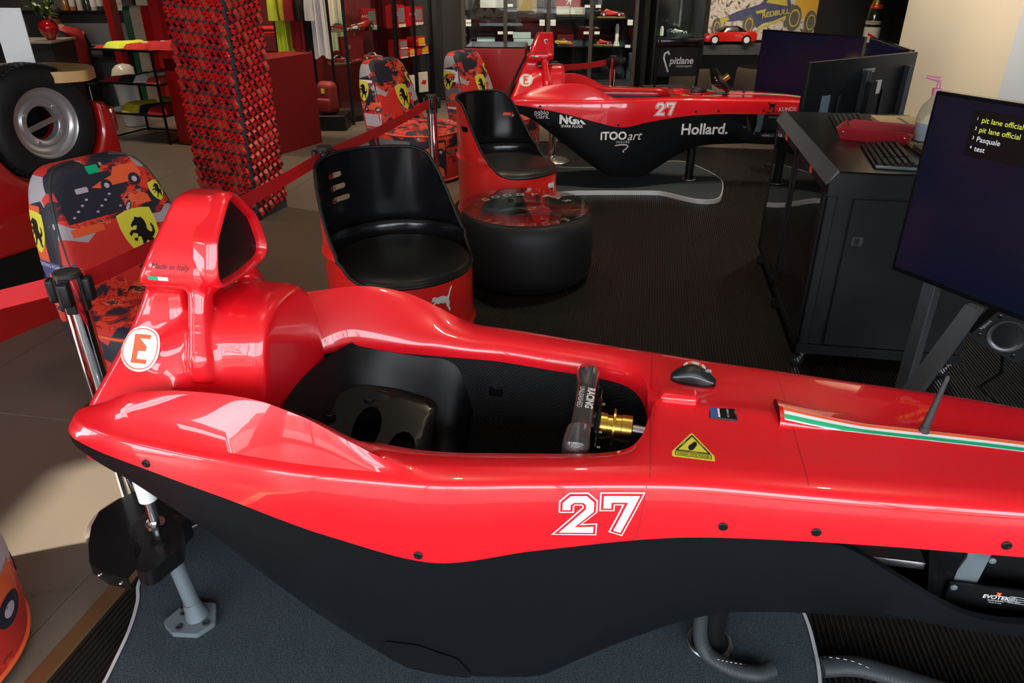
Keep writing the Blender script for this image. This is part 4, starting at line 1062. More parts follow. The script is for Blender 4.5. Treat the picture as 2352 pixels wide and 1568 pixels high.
def prints_b(b, s, BB, SB, patch, ff, up):
    rx, ru = Vector((1, 0, 0)), Vector((-.16, 0, .987))
    patch('dark_panel', .20, .12, M_navy, (-.20, -.10, .82), ff, up, BB)
    picture_car(b, (-.21, .10, .85), ff, up, .18, BB)
    patch('white_stripe', .22, .02, M_white, (-.33, -.27, .775), rx, ru, BB); patch('blue_stripe', .22, .018, M_blue, (-.33, -.27, .745), rx, ru, BB)
    patch('dark_panel', .10, .14, M_navy, (-.26, -.28, .65), rx, ru, BB, .001)
    picture_car(b, (-.25, -.28, .58), rx, ru, .20, BB)
    patch('grey_panel', .22, .10, M_lilac, (-.26, -.285, .48), rx, ru, BB, .001)
    patch('tarmac_panel', .32, .12, M_tarmac, (.02, -.36, .30), rx, (0, 0, 1), SB, .0015, s)
    patch('white_panel', .32, .13, M_lilac, (.02, -.36, .16), rx, (0, 0, 1), SB, .0015, s)
    picture_car(s, (.06, -.36, .22), rx, (0, 0, 1), .22, SB)
    dx = Vector((.64, .77, 0))
    patch('dark_panel', .30, .30, M_navy, (.29, -.26, .21), dx, (0, 0, 1), SB, .0015, s)
    picture_car(s, (.30, -.25, .29), dx, (0, 0, 1), .26, SB); figure(s, (.34, -.22, .15), dx, (0, 0, 1), .17, SB, False)
    shield(s, (.40, .12, .20), (-.2, .98, 0), (0, 0, 1), .14, SB, .004)
def prints_c(b, s, BB, SB, patch, ff, up):
    rx, ru = Vector((1, 0, 0)), Vector((-.16, 0, .987))
    patch('dark_panel', .18, .10, M_navy, (-.20, -.06, .83), ff, up, BB)
    patch('white_panel', .20, .10, M_white, (-.33, -.27, .74), rx, ru, BB); picture_car(b, (-.32, -.27, .73), rx, ru, .14, BB)
    patch('tarmac_panel', .22, .12, M_tarmac, (-.29, -.28, .58), rx, ru, BB); picture_car(b, (-.28, -.28, .56), rx, ru, .18, BB)
    patch('white_stripe', .22, .02, M_white, (-.27, -.28, .47), rx, ru, BB); patch('blue_stripe', .22, .02, M_blue, (-.27, -.28, .44), rx, ru, BB)
    shield(s, (.25, -.32, .20), (.7, .7, 0), (0, 0, 1), .14, SB, .004); picture_car(s, (.02, -.36, .22), rx, (0, 0, 1), .3, SB)
printed_chair('armchair printed with race pictures between the red car bar and the belt post', (-1.40, 2.74, 0), -30, prints_a)
printed_chair('picture-printed armchair behind the drum chair with three slots, in front of the glass cabinet', (-.80, 6.32, 0), -30, prints_b)
printed_chair('picture-printed armchair in front of the red plinth by the tail of the lettered simulator', (-.16, 6.95, 0), -30, prints_c)
printed_chair('picture-printed armchair with red piping on the sunlit floor beside the brass strip', (-1.66, 1.22, 0), 55, prints_a)
# folded paper lying on the seat of one chair
pp = MB().grid([[(.0, -.10, .0), (.10, -.09, .012), (.2, -.06, .03)], [(.0, 0, .012), (.10, 0, .028), (.21, .0, .045)], [(.0, .10, .0), (.10, .09, .016), (.2, .07, .03)]]).grid([[(.0, -.10, -.002), (.10, -.09, .010), (.2, -.06, .028)], [(.0, 0, .010), (.10, 0, .026), (.21, .0, .043)], [(.0, .10, -.002), (.10, .09, .014), (.2, .07, .028)]], flip=True)
tag(pp.build('paper_sheet', M_white, None, 50, loc=(-.12, 6.86, .45)), 'curled white sheet of paper lying on the seat of a printed armchair', 'paper')
# ---------------------------------------------------------------- red car body used as a bar table
cb = thing('car_bar_table', 'red car rear end with silver wheel standing as a bar under a wooden top', 'bar table', (-2.23, 3.61, 0), R(65.7))
SIDE = Matrix(((1, 0, 0, 0), (0, 0, 1, 0), (0, 1, 0, 0), (0, 0, 0, 1)))      # outline x,z pulled along y
ZC = .93
arc = [(-.292 * math.cos(R(a)), ZC - .292 * math.sin(R(a))) for a in range(-4, 171, 6)]
prof = [(-1.6, .37), (-1.6, .97), (-.60, .97), (-.36, .965)] + arc + [(.285, .99), (.335, .985), (.362, .93), (.372, .80), (.372, .62), (.352, .48), (.31, .37)]
bm = bmesh.new()
def extr(bm, pr, y0, y1):
    a = [bm.verts.new((x, y0, z)) for x, z in pr]; b = [bm.verts.new((x, y1, z)) for x, z in pr]; n = len(pr)
    bm.faces.new(a); bm.faces.new(b[::-1])
    for i in range(n): bm.faces.new((a[i], b[i], b[(i + 1) % n], a[(i + 1) % n]))
extr(bm, prof, 0, .95); bmesh.ops.recalc_face_normals(bm, faces=bm.faces)
es = [e for e in bm.edges if abs(e.verts[0].co.y) < 1e-6 and abs(e.verts[1].co.y) < 1e-6]
bmesh.ops.bevel(bm, geom=es, offset=.028, segments=4, affect='EDGES', profile=.5)
MB().bm(bm).build('body_shell', mat('deep red body paint', (.42, .006, .006), .28, coat=1.), cb, 40)
MB().prism([(-1.6, .17), (-1.6, .37), (.30, .37), (.26, .17)], .03, .9, SIDE).build('black_sill', M_black, cb, None)
MB().prism(round_poly([(-1.6, .0), (-1.6, .17), (.25, .17), (.20, .0)], .03), .0, .9, SIDE).build('red_skirt', MATS['deep red body paint'], cb, 40)
AX = Matrix.Translation((0, .075, ZC)) @ Matrix.Rotation(R(90), 4, 'X')
ty = thing('spare_wheel', None, None); ty.parent = cb
MB().lathe([(.165, .072), (.18, .078), (.215, .080), (.245, .072), (.262, .055), (.268, .04), (.270, 0), (.268, -.04), (.262, -.055), (.24, -.072), (.165, -.07)], 80, AX, close=True).build('tyre', M_rubber, ty, 40)
tr = MB()
for k in range(64):
    for j, yy in enumerate((-.042, -.021, 0, .021, .042)):
        a = 2 * math.pi * (k + .5 * (j % 2)) / 64
        T = AX @ Matrix.Rotation(a, 4, 'Z') @ Matrix.Translation((.2695, 0, yy)) @ Matrix.Rotation(R(28 if j % 2 else -28), 4, 'X')
        tr.box((-.003, -.0095, -.0085), (.0035, .0095, .0085), 0, T)
tag(tr.build('tread_block', M_rubber, ty, None), kind='stuff')
M_rim = mat('silver wheel paint', (.52, .51, .52), .3, .7)
MB().lathe([(.166, .072), (.170, .066), (.160, .058), (.150, .055), (.146, .040), (.135, .032), (.115, .030), (.105, .040), (.085, .040), (.080, .036), (.078, .0)], 64, AX, caps=False).build('rim', M_rim, ty, 40)
MB().lathe([(.079, -.03), (.0005, -.03)], 40, AX).build('hub_opening', M_black, ty, None)
for a in (45, 150, 240, 330): MB().lathe([(.008, .040), (.007, .046), (.0005, .047)], 12, AX @ Matrix.Translation((.095 * math.cos(R(a)), .095 * math.sin(R(a)), 0))).build('wheel_stud', M_alu, ty)
MB().rbox((-.088, -.013, .042), (.088, .013, .047), .002, 1, 0, AX @ Matrix.Rotation(R(14), 4, 'Z')).build('strap_bracket', M_alu, ty)
tl = MB().rbox((.372, .05, .82), (.42, .12, .95), .014, 3).build('tail_lamp', mat('tail lamp red', (.35, .01, .01), .12, coat=1.), cb)
MB().rbox((.366, .044, .83), (.40, .06, .94), .006, 2).build('lamp_chrome', M_chrome, tl)
MB().rbox((.36, .02, .42), (.385, .06, .60), .008, 2).build('reflector', mat('reflector orange', (.6, .08, .01), .2), cb)
MB().box((-1.5, .25, .965), (.15, .85, 1.105)).build('table_support', M_black, cb, None)
# wooden top, its plan drawn in the room
wd = mat('oiled wood', (.48, .27, .09), .4, vary=(3, (.58, .35, .13)))
tp = [(-3.3, 3.30), (-2.35, 3.63), (-2.15, 3.70), (-2.07, 3.76), (-2.10, 3.90), (-2.2, 4.03), (-2.4, 4.10), (-3.4, 3.95)]
MB().prism(round_poly(tp, .05, 4), 1.105, 1.155).build('wooden_top', wd, cb).matrix_parent_inverse = cb.matrix_basis.inverted()
sg_ = thing('sign_holder', 'plain white card in a clear upright stand on the wooden bar top', 'sign', (-2.375, 3.765, 1.156), R(-8))
MB().box((-.077, -.002, .004), (.077, .002, .275)).build('white_card', mat('bright white card', (.88, .88, .9), .5), sg_, None)
MB().box((-.080, -.0045, 0), (.080, -.0028, .282)).build('clear_front', glass_mat('clear acrylic', (1, 1, 1)), sg_, None)
MB().box((-.080, -.004, 0), (.080, .045, .003)).build('clear_foot', M_glass, sg_, None)
tag(MB().rbox((-.16, -.09, 0), (.16, .09, .012), .003).build('menu_board', mat('pale wood', (.5, .36, .2), .5), None, 30, loc=(-2.62, 3.80, 1.156)), 'thin pale wooden board lying on the bar top behind the white card', 'board')

# ---------------------------------------------------------------- pillar covered with glued toy cars
def toy_mesh(kind, red, glass):
    mb = MB(); L = [(-.035, .011, .007, 0), (-.031, .0145, .011, 0), (-.018, .0155, .0135, 0), (-.012, .013, .0205, 1), (.004, .0125, .021, 1), (.013, .0152, .0135, 0), (.028, .0150, .0105, 0), (.0335, .012, .008, 0)]
    rows = []
    for x, w, h, cab in L:
        hh = min(h, .0135)
        rows.append([(x, -w * 1.02, .002), (x, -w * 1.05, hh * .75), (x, -w * (.8 if cab else .95), hh if not cab else .0135), (x, -w * .62, h), (x, w * .62, h), (x, w * (.8 if cab else .95), hh if not cab else .0135), (x, w * 1.05, hh * .75), (x, w * 1.02, .002)])
    mb.grid(rows)
    for i in range(len(L) - 1):
        for j in range(7):
            q = i * 7 + j
            if i in (2, 4) and j in (3, ): mb.m[q] = 1
            if i == 3 and kind == 1 and j == 3: mb.m[q] = 1
    mb.add([rows[0][k] for k in range(8)], [tuple(range(8))]); mb.add([rows[-1][k] for k in range(7, -1, -1)], [tuple(range(8))])
    for x in (-.021, .021):
        for s in (-1, 1): mb.cyl((x, s * .0125, .006), (x, s * .0172, .006), .0062, n=8, mi=1)
    return mb.mesh('toy_car', [red, glass], 40)
TOYS = [toy_mesh(0, mat('toy red', (.86, .016, .016), .22, coat=1.), M_bgloss), toy_mesh(1, mat('toy crimson', (.66, .010, .018), .2, coat=1.), M_bgloss), toy_mesh(0, mat('toy scarlet', (.88, .04, .025), .22, coat=1.), mat('toy window', (.12, .13, .12), .15))]
e1 = Vector((.30, .954, 0)); e2 = Vector((-.954, .30, 0)); Wr, Wl = .36, .45
PLC = Vector((-1.795, 5.01, 0))
pl = thing('toy_car_pillar', 'square pillar covered all over with glued red toy cars', 'pillar', PLC)
q = [Vector((0, 0, 0)), e1 * Wr, e1 * Wr + e2 * Wl, e2 * Wl]
MB().prism([(p.x, p.y) for p in q][::1], 0, HC - .001).build('core', mat('pillar grey blue', (.055, .06, .07), .6), pl, None)
rnd = random.Random(3)
rows_n = 20
for f_, (org, ed, nrm, cols_, tilt) in enumerate(((Vector((0, 0, 0)), e2, -e1, 9, 27), (Vector((0, 0, 0)), e1, -e2, 6, -26))):
    wd_ = Wl if f_ == 0 else Wr
    for r in range(rows_n):
        for c_ in range(cols_):
            u = (c_ + .62) / (cols_ + .1) * wd_; z = .055 + r * .0745 + (c_ * .004 if f_ == 0 else c_ * .010)
            z += rnd.uniform(-.002, .002)
            fw = (Vector((0, 0, 1)) * math.cos(R(tilt)) + (ed if f_ == 0 else ed) * math.sin(R(tilt + rnd.uniform(-3, 3)))).normalized()
            side = nrm.cross(fw).normalized()
            M_ = Matrix((fw, side, nrm)).transposed().to_4x4(); M_.translation = org + ed * u + Vector((0, 0, z)) + nrm * .001
            o = put('toy_car', TOYS[rnd.choice((0, 0, 0, 1, 1, 2, 2))], pl); o.matrix_local = M_ @ Matrix.Diagonal((1.03, 1.18, 1.3, 1))

# ---------------------------------------------------------------- shelf rack with folded team clothes
rk = thing('clothes_rack', 'black metal rack with three shelves of folded team shirts', 'rack', (-4.19, 7.77, 0), math.atan2(-.335, .942))
RW, RD = .77, .52
for x in (0, RW):
    for y in (0, RD): MB().box((x - .009, y - .009, 0), (x + .009, y + .009, .885)).build('post', M_steel, rk, None)
for z in (.265, .56, .87):
    MB().box((-.009, -.009, z), (RW + .009, RD + .009, z + .018)).build('shelf', M_steel, rk, None)
for a, b in (((0, 0), (0, RD)), ((RW, 0), (RW, RD)), ((0, RD), (RW, RD))): MB().box((min(a[0], b[0]) - .008, min(a[1], b[1]) - .008, .012), (max(a[0], b[0]) + .008, max(a[1], b[1]) + .008, .028)).build('foot_bar', M_steel, rk, None)
M_rcloth = mat('red cloth', (.50, .012, .016), .85, bump=(40, .5)); M_bcloth = mat('black cloth', (.014, .013, .013), .9, bump=(40, .5)); M_wcloth = mat('white cloth', (.62, .60, .55), .9, bump=(40, .4)); M_ocloth = mat('coral cloth', (.62, .05, .035), .85, bump=(40, .4))
def folded(label, parent_mat, x, y, z, w, d, h, m, rz=0., group='folded clothes on the rack', n_=1, marks=()):
    c = thing('folded_shirt', label, 'folded shirt', parent_mat @ Vector((x, y, z)), rz + math.atan2(-.335, .942), group)
    rnd_ = random.Random(int(x * 1000 + z * 77)); mb = MB(); rows = []; w *= .84
    for i in range(13):
        r = []
        for j in range(11):
            u, v = i / 12, j / 10; ed = min(u, 1 - u, v, 1 - v)
            r.append(((u - .5) * w, (v - .5) * d, h * (min(1, ed * 9) ** .5) * (.82 + .12 * math.sin(u * 7 + x * 9) * math.sin(v * 5 + z * 11) + .06 * rnd_.random())))
        rows.append(r)
    mb.grid(rows); mb.add([(-w / 2, -d / 2, 0), (w / 2, -d / 2, 0), (w / 2, d / 2, 0), (-w / 2, d / 2, 0)], [(3, 2, 1, 0)])
    mb.build('shirt', m, c, 60)
    for mx, my, mw, mh, mm in marks: MB().rbox((mx - mw / 2, my - mh / 2, h * .80), (mx + mw / 2, my + mh / 2, h * .97), .002, 1).build('print_mark', mm, c)
RM = Matrix.Translation((-4.19, 7.77, 0)) @ Matrix.Rotation(math.atan2(-.335, .942), 4, 'Z')
folded('red folded shirt at the free end of the top rack shelf', RM, .12, .2, .889, .25, .34, .028, M_rcloth, .05)
folded('neon yellow folded shirt on the top rack shelf', RM, .27, .20, .892, .26, .36, .062, M_neon, -.1)
folded('red printed shirt stack next to the neon yellow shirt on the top shelf', RM, .52, .22, .889, .28, .40, .055, M_rcloth, .03, marks=((.02, -.04, .05, .02, M_white), (-.05, .06, .05, .02, M_yellow)))
folded('tall red printed shirt stack at the end of the top shelf near the pillar', RM, .80, .28, .889, .30, .46, .078, M_rcloth, .1, marks=((-.02, -.1, .08, .02, M_white), (.05, .02, .05, .02, M_yellow), (.10, -.05, .02, .08, M_white)))
folded('red folded shirt on the middle rack shelf', RM, .13, .2, .579, .24, .34, .035, M_rcloth, .05)
folded('black folded shirt on the middle rack shelf', RM, .34, .24, .579, .24, .42, .062, M_bcloth, -.04)
folded('white folded shirt on the middle rack shelf', RM, .52, .20, .582, .22, .34, .078, M_wcloth, .06, marks=((.04, -.05, .02, .02, M_yellow),))
folded('coral red folded shirt on the middle rack shelf by the post', RM, .68, .20, .579, .20, .36, .060, M_ocloth, .0)
folded('dark red folded shirt at the back of the middle rack shelf', RM, .50, .43, .579, .40, .16, .095, mat('maroon cloth', (.16, .01, .015), .9), .0)
folded('pale beige folded shirt on the bottom rack shelf', RM, .13, .2, .284, .20, .32, .045, M_wcloth, .0)
folded('bright yellow folded shirt with red hem on the bottom rack shelf', RM, .30, .2, .284, .24, .36, .095, mat('yellow cloth', (.75, .62, .02), .85), .1)
folded('black folded shirt on the bottom rack shelf', RM, .46, .24, .284, .22, .40, .070, M_bcloth, -.05)
folded('red folded shirt stack on the bottom rack shelf', RM, .65, .18, .284, .26, .34, .085, M_rcloth, .05)
folded('olive green folded shirt at the back of the bottom rack shelf', RM, .52, .43, .284, .34, .16, .12, mat('olive cloth', (.22, .24, .02), .85), 0)

# ---------------------------------------------------------------- red boxes, portal, fridge, bin
def tbox(name, label, cat, a, b, m, rz=0., loc=(0, 0, 0), r=.003, top=None, group=None):
    c = thing(name, label, cat, loc, rz, group)
    MB().rbox(a, b, r, 1).build('body', m, c, 30)
    if top: MB().box((a[0] + .004, a[1] + .004, b[2]), (b[0] - .004, b[1] - .004, b[2] + top[0])).build('top_panel', top[1], c, None)
    return c
a_ = math.atan2(-.14, .27)
tbox('red_counter', 'low red counter with dark glass strip beside the clothes rack', 'counter', (0, 0, 0), (.62, .7, .70), M_red, a_, (-3.39, 7.56, 0), .004, (.11, mat('dark red glass', (.10, .004, .006), .15)))
tbox('red_plinth', 'tall dull red display plinth beside the toy car pillar', 'plinth', (0, 0, 0), (.62, .34, .86), M_redmat, math.atan2(.55, .26), (-2.215, 7.07, 0), .003)
tbox('red_plinth', 'red display plinth with black glass top behind the printed armchair', 'plinth', (0, 0, 0), (.60, .60, .885), M_red, R(-4), (-.47, 7.77, 0), .003, (.015, M_bgloss))
for i, (x, w_, lb) in enumerate(((-4.70, .075, 'narrow red portal post beside the bar person'), (-4.19, .11, 'red portal post between the striped fridge and the red wall'))):
    tag(MB().rbox((x, 9.25, 0), (x + w_, 9.42, HC), .004, 1).build('portal_post', M_red, None, 30), lb, 'post', 'red portal posts')
struct(MB().box((-4.06, 9.66, 0), (-1.62, 9.78, HC)).build('wall_red', mat('maroon wall', (.13, .005, .007), .6), smooth=None))
struct(MB().box((-4.625, 9.9, 0), (-4.19, 10.0, HC)).build('wall_niche', M_beige, smooth=None))
struct(MB().box((-7.2, 9.95, 0), (-4.7, 10.05, HC)).build('wall_bar', M_wallgrey, smooth=None))
struct(MB().box((-5.6, 9.93, .72), (-4.72, 9.955, .98)).build('trim_3', M_offw, smooth=None))
fr = thing('fridge', 'rounded retro fridge striped green, cream and red', 'fridge', (-4.60, 9.46, 0))
def stripe_body(x0, x1, m, nm):
    pr = round_poly([(0, 0), (.42, 0), (.42, 1.20), (0, 1.20)], .07, 6)
    MB().prism(pr, x0, x1, Matrix(((0, 0, 1, 0), (1, 0, 0, 0), (0, 1, 0, 0), (0, 0, 0, 1)))).build(nm, m, fr, 40)
stripe_body(0, .085, mat('fridge green', (.01, .14, .05), .2, coat=1.), 'green_panel'); stripe_body(.085, .215, mat('fridge cream', (.70, .60, .44), .2, coat=1.), 'cream_panel'); stripe_body(.215, .36, mat('fridge red', (.58, .01, .01), .2, coat=1.), 'red_panel')
[decal('fridge_letter', text2d(ch), M_alu, fr, (.105 + .033 * i, 0, 1.02), (1, 0, 0), (0, 0, 1), .04, None, .002) for i, ch in enumerate('SMEG')]
bn = thing('waste_bin', 'white round waste bin with domed lid behind the clothes rack', 'waste bin', (-4.27, 8.52, 0))
MB().lathe([(.095, 0), (.105, .01), (.135, .44), (.140, .455), (.140, .47)], 40).build('bin_body', mat('bin white', (.55, .55, .56), .35), bn, 40)
MB().lathe([(.143, .465), (.143, .49), (.138, .54), (.115, .61), (.07, .65), (.0005, .665)], 40).build('dome_lid', mat('bin cream lid', (.62, .56, .46), .25, coat=.5), bn, 40)

# ---------------------------------------------------------------- bar corner
bc = thing('bar_counter', 'dark grey bar counter with thin pale top in the corner', 'bar counter', (-4.92, 8.43, 0), R(3))
MB().box((-2.3, 0, 0), (-.02, .50, .875)).build('counter_front', mat('bar front', (.018, .018, .018), .5), bc, None)
MB().box((-2.35, -.03, .875), (.0, .53, .895)).build('counter_top', mat('bar top', (.34, .31, .27), .3), bc, None)
gb = thing('brandy_glass', 'large brandy glass with amber drink on the bar counter', 'glass', (-5.30, 8.55, .896))
MB().lathe([(.045, 0), (.045, .003), (.006, .008), (.006, .03), (.02, .036), (.062, .07), (.078, .10), (.074, .14), (.052, .19), (.050, .19), (.072, .14), (.075, .10), (.06, .072), (.0005, .04)], 32).build('glass_bowl', M_glass, gb, 60)
MB().lathe([(.0005, .042), (.055, .07), (.066, .086), (.0005, .086)], 32).build('drink', mat('amber drink', (.6, .25, .04), .1), gb, 40)
vs_ = thing('plant_vase', 'red glass vase with green leafy branches on the bar counter', 'vase', (-5.02, 8.60, .896))
MB().lathe([(.03, 0), (.045, .01), (.085, .07), (.098, .12), (.090, .165), (.06, .19), (.05, .20), (.046, .19), (.07, .16), (.0005, .10)], 36).build('vase', mat('red vase glass', (.42, .006, .01), .08, coat=1.), vs_, 60)
M_leaf = mat('leaf green', (.045, .095, .012), .45); M_leaf2 = mat('leaf pale', (.20, .30, .05), .45)
lf = MB().grid([[(0, -.002, 0), (0, .002, 0)], [(.03, -.016, .004), (.03, .016, .004)], [(.06, -.018, .004), (.06, .018, .004)], [(.09, -.010, -.004), (.09, .010, -.004)], [(.11, -.001, -.012), (.11, .001, -.012)]])
lm = [lf.mesh('leaf', M_leaf, 60), lf.mesh('leaf', M_leaf2, 60)]
rnd = random.Random(11)
for i in range(9):
    a = rnd.uniform(0, 6.28); tp_ = Vector((.13 * math.cos(a) - .03, .08 * math.sin(a), .36 + rnd.uniform(-.05, .12)))
    MB().tube([(0, 0, .15), tuple(tp_ * .5 + Vector((0, 0, .12))), tuple(tp_)], .003, 6).build('stem', M_leaf, vs_)
    for k in range(7):
        p = Vector((0, 0, .2)).lerp(tp_, .25 + .12 * k)
        o = put('leaf', lm[rnd.random() < .3], vs_, p, (rnd.uniform(-.6, .6), rnd.uniform(-1.2, .4), rnd.uniform(0, 6.28)))
# person sitting behind the counter, bent over a phone
def skin_body(name, nodes, edges, root, mats, pick, parent):
    me = bpy.data.meshes.new(name); me.from_pydata([n[0] for n in nodes], edges, [])
    o = put('tmp', me); m = o.modifiers.new('s', 'SKIN'); m.use_smooth_shade = True
    sv = me.skin_vertices[0].data
    for i, n in enumerate(nodes):
        r = n[1]; sv[i].radius = (r, r) if not isinstance(r, tuple) else r; sv[i].use_root = (i == root)
    m = o.modifiers.new('d', 'SUBSURF'); m.levels = 2; m.render_levels = 2
    dg = bpy.context.evaluated_depsgraph_get(); dg.update()
    out = bpy.data.meshes.new_from_object(o.evaluated_get(dg)); bpy.data.objects.remove(o)
    out.materials.clear()
    for x in mats: out.materials.append(x)
    for p in out.polygons: p.material_index = pick(p.center); p.use_smooth = True
    return put(name, out, parent)
pn = thing('person', 'person in red vest and black sleeves bent over a phone behind the bar', 'person', (-5.12, 9.28, 0))
N = [((0, 0, .62), (.13, .16)), ((-.02, 0, .78), (.115, .15)), ((-.06, 0, .93), (.12, .17)), ((-.12, 0, 1.04), (.085, .15)), ((-.16, 0, 1.10), .05), ((-.20, 0, 1.15), .055), ((-.22, 0, 1.21), .088), ((-.225, 0, 1.27), .075),
     ((-.10, -.17, 1.02), .07), ((.03, -.24, .86), .052), ((-.14, -.22, .80), .042), ((-.26, -.16, .86), .030),
     ((-.10, .17, 1.02), .07), ((.0, .24, .86), .052), ((-.16, .20, .80), .042), ((-.28, .12, .86), .030),
     ((-.10, -.12, .58), .095), ((-.48, -.14, .55), .07), ((-.46, -.14, .15), .05), ((-.58, -.14, .05), .04),
     ((-.10, .12, .58), .095), ((-.48, .14, .55), .07), ((-.46, .14, .15), .05), ((-.58, .14, .05), .04)]
E_ = [(0, 1), (1, 2), (2, 3), (3, 4), (4, 5), (5, 6), (6, 7), (3, 8), (8, 9), (9, 10), (10, 11), (3, 12), (12, 13), (13, 14), (14, 15), (0, 16), (16, 17), (17, 18), (18, 19), (0, 20), (20, 21), (21, 22), (22, 23)]
def who(c):
    c = c + Vector((0, 0, LOW))
    if c.z > 1.085 and c.x < -.08: return 0
    if abs(c.y) > .165 and c.z > .74: return 2 if c.x > -.235 else 0
    if c.z < .645: return 3
    return 1
LOW = .11
N = [((p[0], p[1], p[2] - (LOW if p[2] > .5 else 0)), r) for p, r in N]
body = skin_body('body', N, E_, 0, [M_skin, mat('red quilted vest', (.38, .015, .012), .6), M_bcloth, mat('dark jeans', (.015, .02, .03), .8)], who, pn)
MB().ball((-.205, 0, 1.135), (.105, .088, .085), 10).build('hair', mat('black hair', (.008, .007, .006), .6), pn, 60)
MB().ball((-.315, 0, 1.075), (.014, .013, .02), 6).build('nose', M_skin, pn, 60)
for s in (-1, 1):
    MB().ball((-.20, s * .088, 1.09), (.02, .01, .03), 6).build('ear', M_skin, pn, 60)
    MB().ball((-.30, s * .035, 1.105), (.008, .012, .008), 6).build('eye', M_black, pn, 60)
    for k in range(5):
        b0 = Vector((-.27, s * (.155 if s < 0 else .115) + (k - 2) * .014, .755)); l = (.045, .06, .066, .062, .05)[k]
        MB().tube([b0, b0 + Vector((-l * .5, 0, .006)), b0 + Vector((-l * .8, -s * .02, .018))], [.009, .008, .006], 8).build('finger', M_skin, pn, 60)
MB().tube([(-.12, -.10, .95), (-.13, 0, .98), (-.12, .10, .95)], .035, 10).build('collar', M_bcloth, pn, 60)
tag(MB().rbox((-.04, -.075, -.005), (.04, .075, .005), .004, 2).build('phone', M_bgloss, None, 40, loc=(-5.45, 9.25, .80)), 'black phone held by the person in the red vest', 'phone')
stl = thing('bar_stool', 'dark round bar stool under the person in the red vest', 'stool', (-5.12, 9.28, 0))
MB().lathe([(.17, .34), (.18, .35), (.18, .365), (.16, .375), (.0005, .375)], 32).build('seat', M_black, stl); MB().lathe([(.02, .01), (.02, .34)], 16).build('column', M_chrome, stl); MB().lathe([(.2, 0), (.2, .01), (.02, .02)], 32).build('base', M_chrome, stl)
# shelf with bottles
bsf = thing('bottle_shelf', 'long black wall shelf above the bar', 'shelf', (-6.0, 9.80, 1.10)); MB().box((-.9, -.02, 0), (1.28, .15, .028)).build('board', M_black, bsf, None)
def bottle(label, x, y, z, h, m, lab=None, cap=M_gold, group='bottles on the bar shelf', r=.036):
    c = thing('bottle', label, 'bottle', (x, y, z), 0, group)
    MB().lathe([(r, 0), (r, h * .6), (r * .9, h * .66), (r * .38, h * .76), (r * .34, h * .93), (r * .4, h * .94), (r * .4, h * .955)], 24).build('glass_body', m, c, 50)
    MB().lathe([(r * .42, h * .93), (r * .42, h), (.0005, h)], 16).build('cap', cap, c, 40)
    if lab: MB().lathe([(r * 1.015, h * .15), (r * 1.015, h * .5)], 24).build('label', lab, c, 60)
M_amber = mat('amber glass', (.35, .14, .02), .1, coat=1.); M_clearb = mat('clear bottle', (.5, .48, .42), .1, coat=1.); M_dkb = mat('dark bottle', (.02, .03, .015), .1, coat=1.)
for i, x in enumerate((-5.48, -5.39, -5.30, -5.21, -5.13, -5.05, -4.97)):
    bottle(('tall amber bottle with gold cap at the start of the bar shelf', 'stout amber bottle with a cream label on the bar shelf', 'clear bottle with gold cap on the bar shelf', 'slim dark bottle beside the clear bottle on the bar shelf', 'pale bottle above the person on the bar shelf', 'short dark bottle with cream label on the bar shelf', 'clear spirit bottle next to the white menu card')[i], x, 9.86, 1.129, .26 + .03 * (i % 3), (M_amber, M_amber, M_clearb, M_dkb, M_clearb, M_dkb, M_clearb)[i], (None, M_offw, None, None, M_white, M_offw, None)[i])
mc = thing('menu_card', 'white menu card with red scribble on the bar shelf', 'menu card', (-4.83, 9.84, 1.129)); MB().box((-.06, 0, 0), (.06, .004, .17)).build('card', M_offw, mc, None)
decal('scribble', stroke([(-.04, .02), (-.02, -.02), (.01, .01), (.03, .0), (.045, .015)], .006), mat('scribble red', (.5, .02, .02), .6), mc, (0, 0, .07), (1, 0, 0), (0, 0, 1), 1, None, .001)
tag(MB().rbox((-.16, -.1, 0), (.16, .1, .10), .012, 2).build('coffee_machine', M_bgloss, None, 40, loc=(-4.88, 9.72, .62)), 'low black machine on the side board behind the person', 'machine')
sb_ = thing('side_board', 'black side board along the wall behind the bar', 'side board', (-4.72, 9.55, 0)); MB().box((-1.2, 0, 0), (0, .34, .60)).build('body', M_dark, sb_, None); MB().box((-1.2, -.01, .60), (0, .35, .618)).build('top', M_black, sb_, None)
